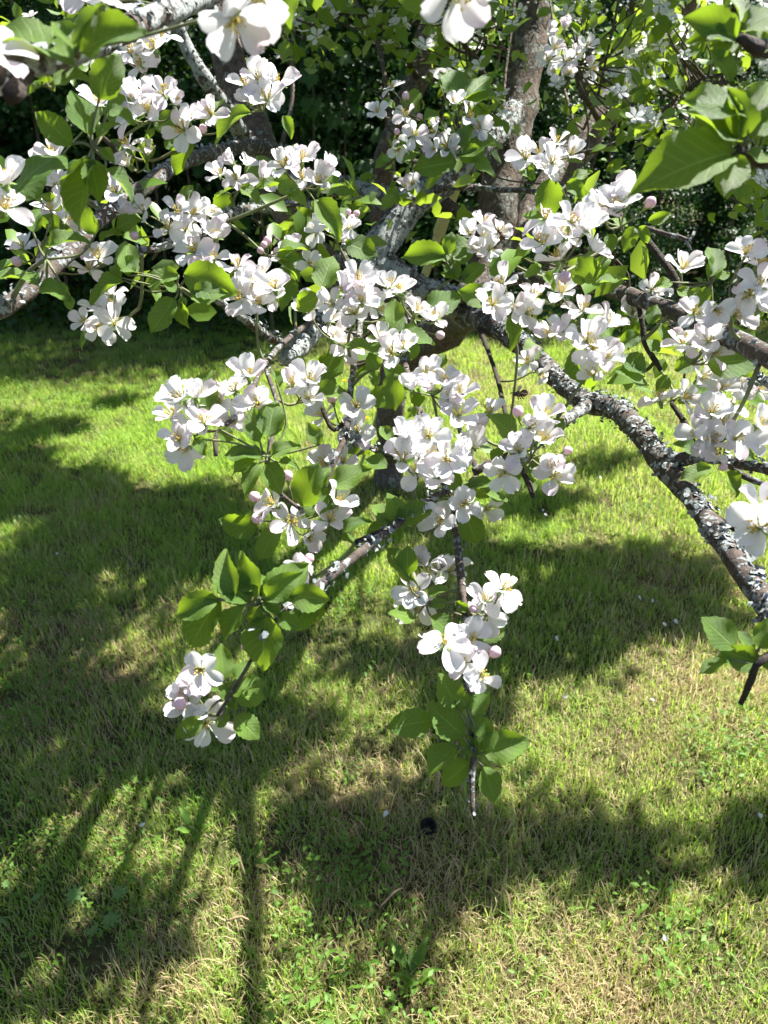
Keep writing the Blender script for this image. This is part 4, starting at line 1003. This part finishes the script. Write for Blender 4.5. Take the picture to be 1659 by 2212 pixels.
for row, (w_, h_, nl_) in enumerate(((1.0, 4.4, 9500), (1.25, 5.4, 11000), (1.7, 6.6, 13000), (2.0, 4.2, 15000))):
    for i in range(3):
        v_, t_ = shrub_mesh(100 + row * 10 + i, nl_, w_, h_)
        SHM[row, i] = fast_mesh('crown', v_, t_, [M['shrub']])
def stems_mesh(seed):
    rr = random.Random(seed); out_ = []
    for k in range(4):
        x, y = rr.gauss(0, .16), rr.gauss(0, .14)
        V, Fc, _ = tube([(x, y, -0.04, .016), (x * 1.3 + rr.gauss(0, .05), y * 1.3, .35, .012), (x * 1.8 + rr.gauss(0, .1), y * 1.8, .85, .006)], 6, step=0.08, rough=0.05)
        out_.append(mesh('stem', V, Fc, [M['stem']]))
    return out_
STM = [stems_mesh(i) for i in range(3)]
def shrub(x, y, row, label, group, i):
    w, h = ((1.0, 4.4), (1.25, 5.4), (1.7, 6.6), (2.0, 4.2))[row]
    o_ = obj('shrub', None, loc=(x, y, lawn_h(x, y) if abs(x) < 6 else 0))
    tag(o_, label, 'shrub', group)
    k_ = random.uniform(0.88, 1.08) * ((0.52, 0.62, 0.78, 1.0)[row] if x > (0.8, 1.8, 2.8, 9.0)[row] else 1.0); c_ = obj('crown', SHM[row, i % 3], o_); c_.scale = (k_, k_, k_); c_.rotation_euler = (0, 0, (i * 0.37) % 0.8 - 0.4); tag(c_, kind='stuff')
    for s_ in STM[i % 3][:3]:
        q_ = obj('stem', s_, o_); q_.scale = (w, w, h * 0.9 * min(1, k_))
i = 0
for x in np.arange(-4.6, 4.9, 0.95):
    shrub(x + random.gauss(0, .1), 6.4 + random.gauss(0, .12), 0, *(('lower front-row hedge shrub with sun-flecked leaves beyond the leaning trunk', 'sun-flecked shrubs of the hedge') if x > 0.8 else ('tall leafy shrub in the front row of the dark hedge behind the apple tree', 'front row of the hedge')), i); i += 1
for x in np.arange(-5.2, 5.6, 1.05):
    shrub(x + random.gauss(0, .1), 7.75 + random.gauss(0, .12), 1, 'tall leafy shrub in the middle of the dark hedge', 'middle row of the hedge', i); i += 1
for x in np.arange(-6.5, 7.0, 1.35):
    shrub(x + random.gauss(0, .1), 9.1 + random.gauss(0, .12), 2, 'tallest shrub at the back of the dark hedge', 'back row of the hedge', i); i += 1

for x in np.arange(-8.0, 9.0, 1.5):
    shrub(x + random.gauss(0, .1), 11.0 + random.gauss(0, .15), 3, 'broad dense shrub closing the gaps behind the tallest hedge shrubs', 'dense shrubs closing off the hedge', i); i += 1

# maple saplings among the shrubs
def maple_leaf():
    pts = [(0, 0), (.16, .04), (.44, -.02), (.36, .14), (.56, .34), (.36, .38), (.42, .62), (.2, .56), (.14, .72), (0, 1.0)]
    ring = pts + [(-x, y) for x, y in reversed(pts[1:-1])]
    V = [(0, .3, .04)] + [(x, y, -0.18 * (x * x + (y - .3) ** 2)) for x, y in ring]
    n_ = len(ring)
    return mesh('leaf', V, [(0, k + 1, (k + 1) % n_ + 1) for k in range(n_)], [M['maple']], smooth=False)
MAPLE = maple_leaf()
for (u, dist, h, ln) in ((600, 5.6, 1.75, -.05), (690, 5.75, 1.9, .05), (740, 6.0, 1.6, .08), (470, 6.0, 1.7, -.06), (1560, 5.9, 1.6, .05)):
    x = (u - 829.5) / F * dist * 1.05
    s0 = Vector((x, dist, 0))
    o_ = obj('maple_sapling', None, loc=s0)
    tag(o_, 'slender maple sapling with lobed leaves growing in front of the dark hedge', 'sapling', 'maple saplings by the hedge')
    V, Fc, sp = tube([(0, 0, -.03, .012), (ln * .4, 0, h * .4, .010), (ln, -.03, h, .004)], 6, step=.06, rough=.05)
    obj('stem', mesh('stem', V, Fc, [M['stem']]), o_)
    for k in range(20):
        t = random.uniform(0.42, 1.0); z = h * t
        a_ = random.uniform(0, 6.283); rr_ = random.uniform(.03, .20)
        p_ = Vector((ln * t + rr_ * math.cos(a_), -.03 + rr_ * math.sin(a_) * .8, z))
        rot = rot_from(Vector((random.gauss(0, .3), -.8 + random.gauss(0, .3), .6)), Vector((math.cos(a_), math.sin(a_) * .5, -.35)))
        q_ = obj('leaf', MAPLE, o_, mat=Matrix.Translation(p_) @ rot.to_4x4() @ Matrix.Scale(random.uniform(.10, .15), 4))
        q_['kind'] = 'thing' if False else ''
        del q_['kind']

# weeds and long grass at the foot of the hedge
und = []
for k in range(2600):
    x = random.uniform(-4.6, 4.6); y = 5.75 + abs(random.gauss(0, .35)); z = abs(random.gauss(0, .14)) + .02
    und.append((x, y, z))
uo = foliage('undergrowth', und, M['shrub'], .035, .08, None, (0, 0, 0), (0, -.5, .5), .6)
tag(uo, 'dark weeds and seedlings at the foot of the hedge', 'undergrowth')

# ------------------------------------------------------------------ small things
# ribbed plastic pole propped in the tree
m, nt, out = new_mat('ribbed_plastic'); n = N(nt)
b = n('ShaderNodeBsdfPrincipled', {'Base Color': (0.50, 0.50, 0.26, 1), 'Roughness': 0.28, 'Specular IOR Level': 0.5, 'Transmission Weight': 0.25})
nt.links.new(b.outputs[0], out.inputs['Surface']); M['pole'] = m
P0, P1 = at(978, 414, 2.34), at(914, 604, 2.62)
dirp = (P1 - P0).normalized()
foot = P0 + dirp * ((P0.z + 0.05) / -dirp.z)
pole = obj('ribbed_pole', None, loc=foot)
tag(pole, 'pale yellow-green ribbed plastic pole leaning behind the lichen-covered limb', 'pole')
def ribbed(p_, q_, r0, r1, ribs=9):
    ax = (q_ - p_).normalized(); Rm = rot_from(ax, (0, -1, 0)); V, Fc = [], []
    seg = ribs * 4; L_ = (q_ - p_).length
    for i_, t in enumerate((0, 0.03, 0.97, 1)):
        for k in range(seg):
            a_ = 2 * math.pi * k / seg
            r_ = (r0 + (r1 - r0) * t) * (1 + 0.10 * math.cos(a_ * ribs)) * (0.93 if t in (0, 1) else 1)
            V.append(p_ + Rm @ Vector((r_ * math.cos(a_), r_ * math.sin(a_), L_ * t)) - foot)
    for i_ in range(3):
        for k in range(seg): Fc.append((i_ * seg + k, i_ * seg + (k + 1) % seg, (i_ + 1) * seg + (k + 1) % seg, (i_ + 1) * seg + k))
    Fc.append(tuple(reversed(range(seg)))); Fc.append(tuple(range(3 * seg, 4 * seg)))
    return V, Fc
J = P0.lerp(P1, 0.46)
V, Fc = ribbed(P0 - dirp * 0.14, J, 0.018, 0.0185); obj('upper_section', mesh('upper_section', V, Fc, [M['pole']]), pole)
V, Fc = ribbed(J - dirp * 0.02, foot, 0.0135, 0.006); obj('lower_section', mesh('lower_section', V, Fc, [M['pole']]), pole)

# bees
m, nt, out = new_mat('bee_body'); n = N(nt)
p = n('ShaderNodeTexCoord').outputs['Object']
sx = n('ShaderNodeSeparateXYZ', {0: p}).outputs[2]
st = n.math('MULTIPLY', n.ramp(n.math('SINE', n.math('MULTIPLY', sx, 2900.0)), -0.2, 0.3), n.math('LESS_THAN', sx, 0.0))
c = n.mix(st, (0.02, 0.011, 0.007), (0.13, 0.06, 0.018))
c = n.mix(n.math('MULTIPLY', n.math('GREATER_THAN', sx, 0.0), n.math('LESS_THAN', sx, 0.0042)), c, (0.10, 0.055, 0.022))
b = n('ShaderNodeBsdfPrincipled', {'Base Color': c, 'Roughness': 0.6}); nt.links.new(b.outputs[0], out.inputs['Surface']); M['bee'] = m
M['wing'] = thin('bee_wing', lambda n: ((0.35, 0.33, 0.28), (0.6, 0.58, 0.5), None), 0.6, 0.25, 0.5)
M['bee_leg'] = simple('bee_leg', (0.03, 0.02, 0.012), 0.6)
Vb, Fb = lathe([(-.0092, .0002), (-.0085, .0012), (-.0065, .0024), (-.004, .0029), (-.0015, .0022), (-.0002, .0009), (.0006, .0016), (.002, .0025), (.0036, .0022), (.0044, .0010), (.005, .0015), (.0062, .0017), (.0072, .0010), (.0076, .0003)], 10)
Vb = [(x * 1.45, y * 1.45, z) for x, y, z in Vb]
BEE = mesh('bee', Vb, Fb, [M['bee']])
def bee(pos, head, back, label):
    o_ = obj('bee', BEE, mat=Matrix.Translation(pos) @ rot_from(head, back).to_4x4())
    tag(o_, label, 'bee')
    for s_ in (-1, 1):
        V = [(s_ * .0012, .0020, .0030), (s_ * .0050, .0036, .0022), (s_ * .0094, .0044, -.0020), (s_ * .0088, .0042, -.0046), (s_ * .0050, .0034, -.0030), (s_ * .0018, .0024, .0010)]
        obj('wing', mesh('wing', V, [(0, 1, 5), (1, 4, 5), (1, 2, 4), (2, 3, 4)], [M['wing']]), o_)
        for k, z in enumerate((.0036, .0022, .0008)):
            V, Fc, _ = tube([(s_ * .0014, -.0012, z, .00030), (s_ * .0034, -.0026, z - .0008 * k, .00028), (s_ * .0036, -.0052, z - .0016 * k - .001, .00016)], 5, step=.0014, rough=0)
            obj('leg', mesh('leg', V, Fc, [M['bee_leg']]), o_)
        V, Fc, _ = tube([(s_ * .0006, .0006, .0070, .00022), (s_ * .0016, .0010, .0092, .00018), (s_ * .0022, -.0002, .0106, .00014)], 5, step=.001, rough=0)
        obj('antenna', mesh('antenna', V, Fc, [M['bee_leg']]), o_)
bee(at(1124, 850, 0.84), CAMX * -0.95 + Vector((0, 0, -.15)) + TOCAM * .3, Vector((0, 0, 1)) + TOCAM * .3, 'brown bee in flight above sunlit grass beside a thin hanging twig')
bee(at(1082, 506, 1.085), CAMX * -0.55 + CAMY * 0.8, TOCAM, 'striped brown bee sitting on a white blossom beside the trunk')

# black plastic cap in the grass
gp = ground(925, 1778, 0.015)
M['cap'] = simple('black_plastic', (0.008, 0.008, 0.009), 0.7, 0.15)
prof = [(0, .021), (.004, .0235), (.018, .0235), (.022, .021), (.022, .016), (.010, .014), (.008, .002)]
V, Fc = lathe(prof, 20)
cap = obj('plastic_cap', mesh('plastic_cap', V, Fc[:-2], [M['cap']], smooth=False), mat=Matrix.Translation((gp.x, gp.y, 0.004)) @ Matrix.Rotation(R(38), 4, 'X') @ Matrix.Scale(0.85, 4))
tag(cap, 'small black round cap lying open in the dry grass', 'cap')

# fallen petals
for (u, v) in ((1176, 1088), (1184, 1103), (1296, 1025), (1206, 1382), (1433, 1338), (1405, 1509), (1387, 1288), (1410, 1294), (1637, 1759), (828, 1762), (1435, 2014), (315, 1785), (123, 1208), (1215, 1500), (1466, 1340)):
    g0 = ground(u, v, 0.045)
    o_ = obj('fallen_petal', random.choice(PETALS), mat=Matrix.Translation((g0.x, g0.y, g0.z + lawn_h(g0.x, g0.y))) @ rot_from(Vector((random.gauss(0, .4), -.4 + random.gauss(0, .3), 1)), (random.gauss(0, 1), random.gauss(0, 1), 0)).to_4x4() @ Matrix.Scale(random.uniform(.012, .017), 4))
    tag(o_, 'white blossom petal fallen on the grass', 'petal', 'fallen petals on the lawn')

# fallen twigs
for (u0, v0, u1, v1, lb) in ((488, 1990, 546, 1994, 'straight pale straw-coloured twig lying in shaded grass'), (822, 1958, 870, 1918, 'curved brown twig lying at the edge of a shadow on the lawn'), (548, 1645, 520, 1610, 'short brown twig lying in the shaded grass under the hanging truss')):
    a_, c_ = ground(u0, v0, .05), ground(u1, v1, .05); md_ = (a_ + c_) / 2 + Vector((.006, .004, .012))
    V, Fc, _ = tube([tuple(a_) + (.002,), tuple(md_) + (.0024,), tuple(c_) + (.0014,)], 6, step=.01, rough=.1)
    o_ = obj('fallen_twig', mesh('fallen_twig', [x - a_ for x in V], Fc, [M['straw'] if 'straw' in M else M.setdefault('straw', simple('straw', (0.36, 0.27, 0.16), 0.8, .2, 60, (0.24, .16, .09)))]), loc=a_)
    tag(o_, lb, 'twig')

# dandelions in flower
M['dandelion'] = simple('dandelion_yellow', (0.75, 0.52, 0.02), 0.7, 0.1)
for (u, v, lb) in ((793, 903, 'yellow dandelion flower in the sunlit grass beside the trunk'), (744, 820, 'yellow dandelion flower in the grass further behind the trunk')):
    g0 = ground(u, v, 0.11); base = Vector((g0.x, g0.y, lawn_h(g0.x, g0.y)))
    o_ = obj('dandelion', None, loc=base); tag(o_, lb, 'dandelion')
    V, Fc, _ = tube([(0, 0, -.01, .002), (.004, 0, .06, .0018), (0, 0, .105, .0016)], 6, step=.015, rough=0)
    obj('stem', mesh('stem', V, Fc, [M['calyx']]), o_)
    V, Fc = [], []
    for k in range(60):
        a_ = k * 2.39996; r_ = .019 * math.sqrt((k + 1) / 60); tl = .25 + r_ * 46; b_ = len(V)
        d_ = Vector((math.cos(a_) * math.sin(tl), math.sin(a_) * math.sin(tl), math.cos(tl))); s_ = Vector((-math.sin(a_), math.cos(a_), 0)) * .0013
        V += [Vector((0, 0, .104)) - s_ * .4, Vector((0, 0, .104)) + s_ * .4, Vector((0, 0, .104)) + d_ * .017 + s_, Vector((0, 0, .104)) + d_ * .017 - s_]
        Fc.append((b_, b_ + 1, b_ + 2, b_ + 3))
    obj('flower_head', mesh('flower_head', V, Fc, [M['dandelion']]), o_)

# broad-leaved plants in the lawn
WL = leaf_shape('leaf', M['weed'], 0.36, 0.3, 0.35, 0.12, nv=8, serr=0.10, seed=31)
def lobed():
    pts = [(0, 0)]
    for k in range(7):
        a_ = -2.3 + k * 0.767
        for da, r_ in ((-.30, .62), (-.12, .92), (0, 1.0), (.12, .92), (.30, .62)):
            pts.append((math.sin(a_ + da) * r_ * .5, .45 + math.cos(a_ + da) * r_ * .5))
    V = [(0, .45, 0)] + [(x, y, .12 * ((x * x) + (y - .45) ** 2) + .03 * math.sin(14 * math.atan2(x, y - .45))) for x, y in pts]
    n_ = len(pts)
    return mesh('leaf', V, [(0, k + 1, (k + 1) % n_ + 1) for k in range(n_)], [M['weed']], smooth=False)
LOB = lobed()
def rosette(u, v, name, lb, cat, shape, nl, l0, l1, lift):
    g0 = ground(u, v, .02); base = Vector((g0.x, g0.y, lawn_h(g0.x, g0.y)))
    o_ = obj(name, None, loc=base); tag(o_, lb, cat)
    for k in range(nl):
        a_ = k * 2.39996 + random.gauss(0, .2); dr = Vector((math.cos(a_), math.sin(a_), 0))
        el = random.uniform(*lift)
        y = (dr + Vector((0, 0, el))).normalized()
        rot = rot_from(Vector((0, 0, 1)) - dr * el, y)
        z0 = .012 if shape is WL else random.uniform(.035, .06)
        p_ = dr * random.uniform(.006, .02 if shape is WL else .05) + Vector((0, 0, z0))
        obj('leaf', shape, o_, mat=Matrix.Translation(p_) @ rot.to_4x4() @ Matrix.Scale(random.uniform(l0, l1), 4))
        V, Fc = stalk(Vector((0, 0, -.01)), p_, .0014, .0011, .1)
        obj('stalk', mesh('stalk', V, Fc, [M['calyx']]), o_)
rosette(205, 1985, 'lobed_weed', 'low plant with broad lobed leaves in the shaded lawn', 'plant', LOB, 4, .032, .048, (.0, .25))
rosette(890, 2110, 'broad_leaved_weed', 'rosette of upright pale green leaves in the sunlit lawn', 'plant', WL, 8, .035, .065, (.5, 1.3))
rosette(420, 1800, 'broad_leaved_weed', 'rosette with narrow upright leaves in a sun fleck beside deep shade', 'plant', WL, 5, .03, .06, (.5, 1.2))
rosette(545, 1865, 'broad_leaved_weed', 'rosette of dark narrow leaves deep in the shade of the lawn', 'plant', WL, 5, .03, .055, (.2, .7))
rosette(140, 1330, 'broad_leaved_weed', 'rosette of toothed leaves catching the sun amid wide shade', 'plant', WL, 6, .03, .05, (.3, .9))
rosette(40, 1960, 'lobed_weed', 'small lobed-leaf plant half in sun at the shade edge', 'plant', LOB, 3, .02, .03, (.0, .3))
print('leaf parts', n_leaf, 'blossom parts', n_blossoms, 'tufts', len(P), 'crown', len(crown))
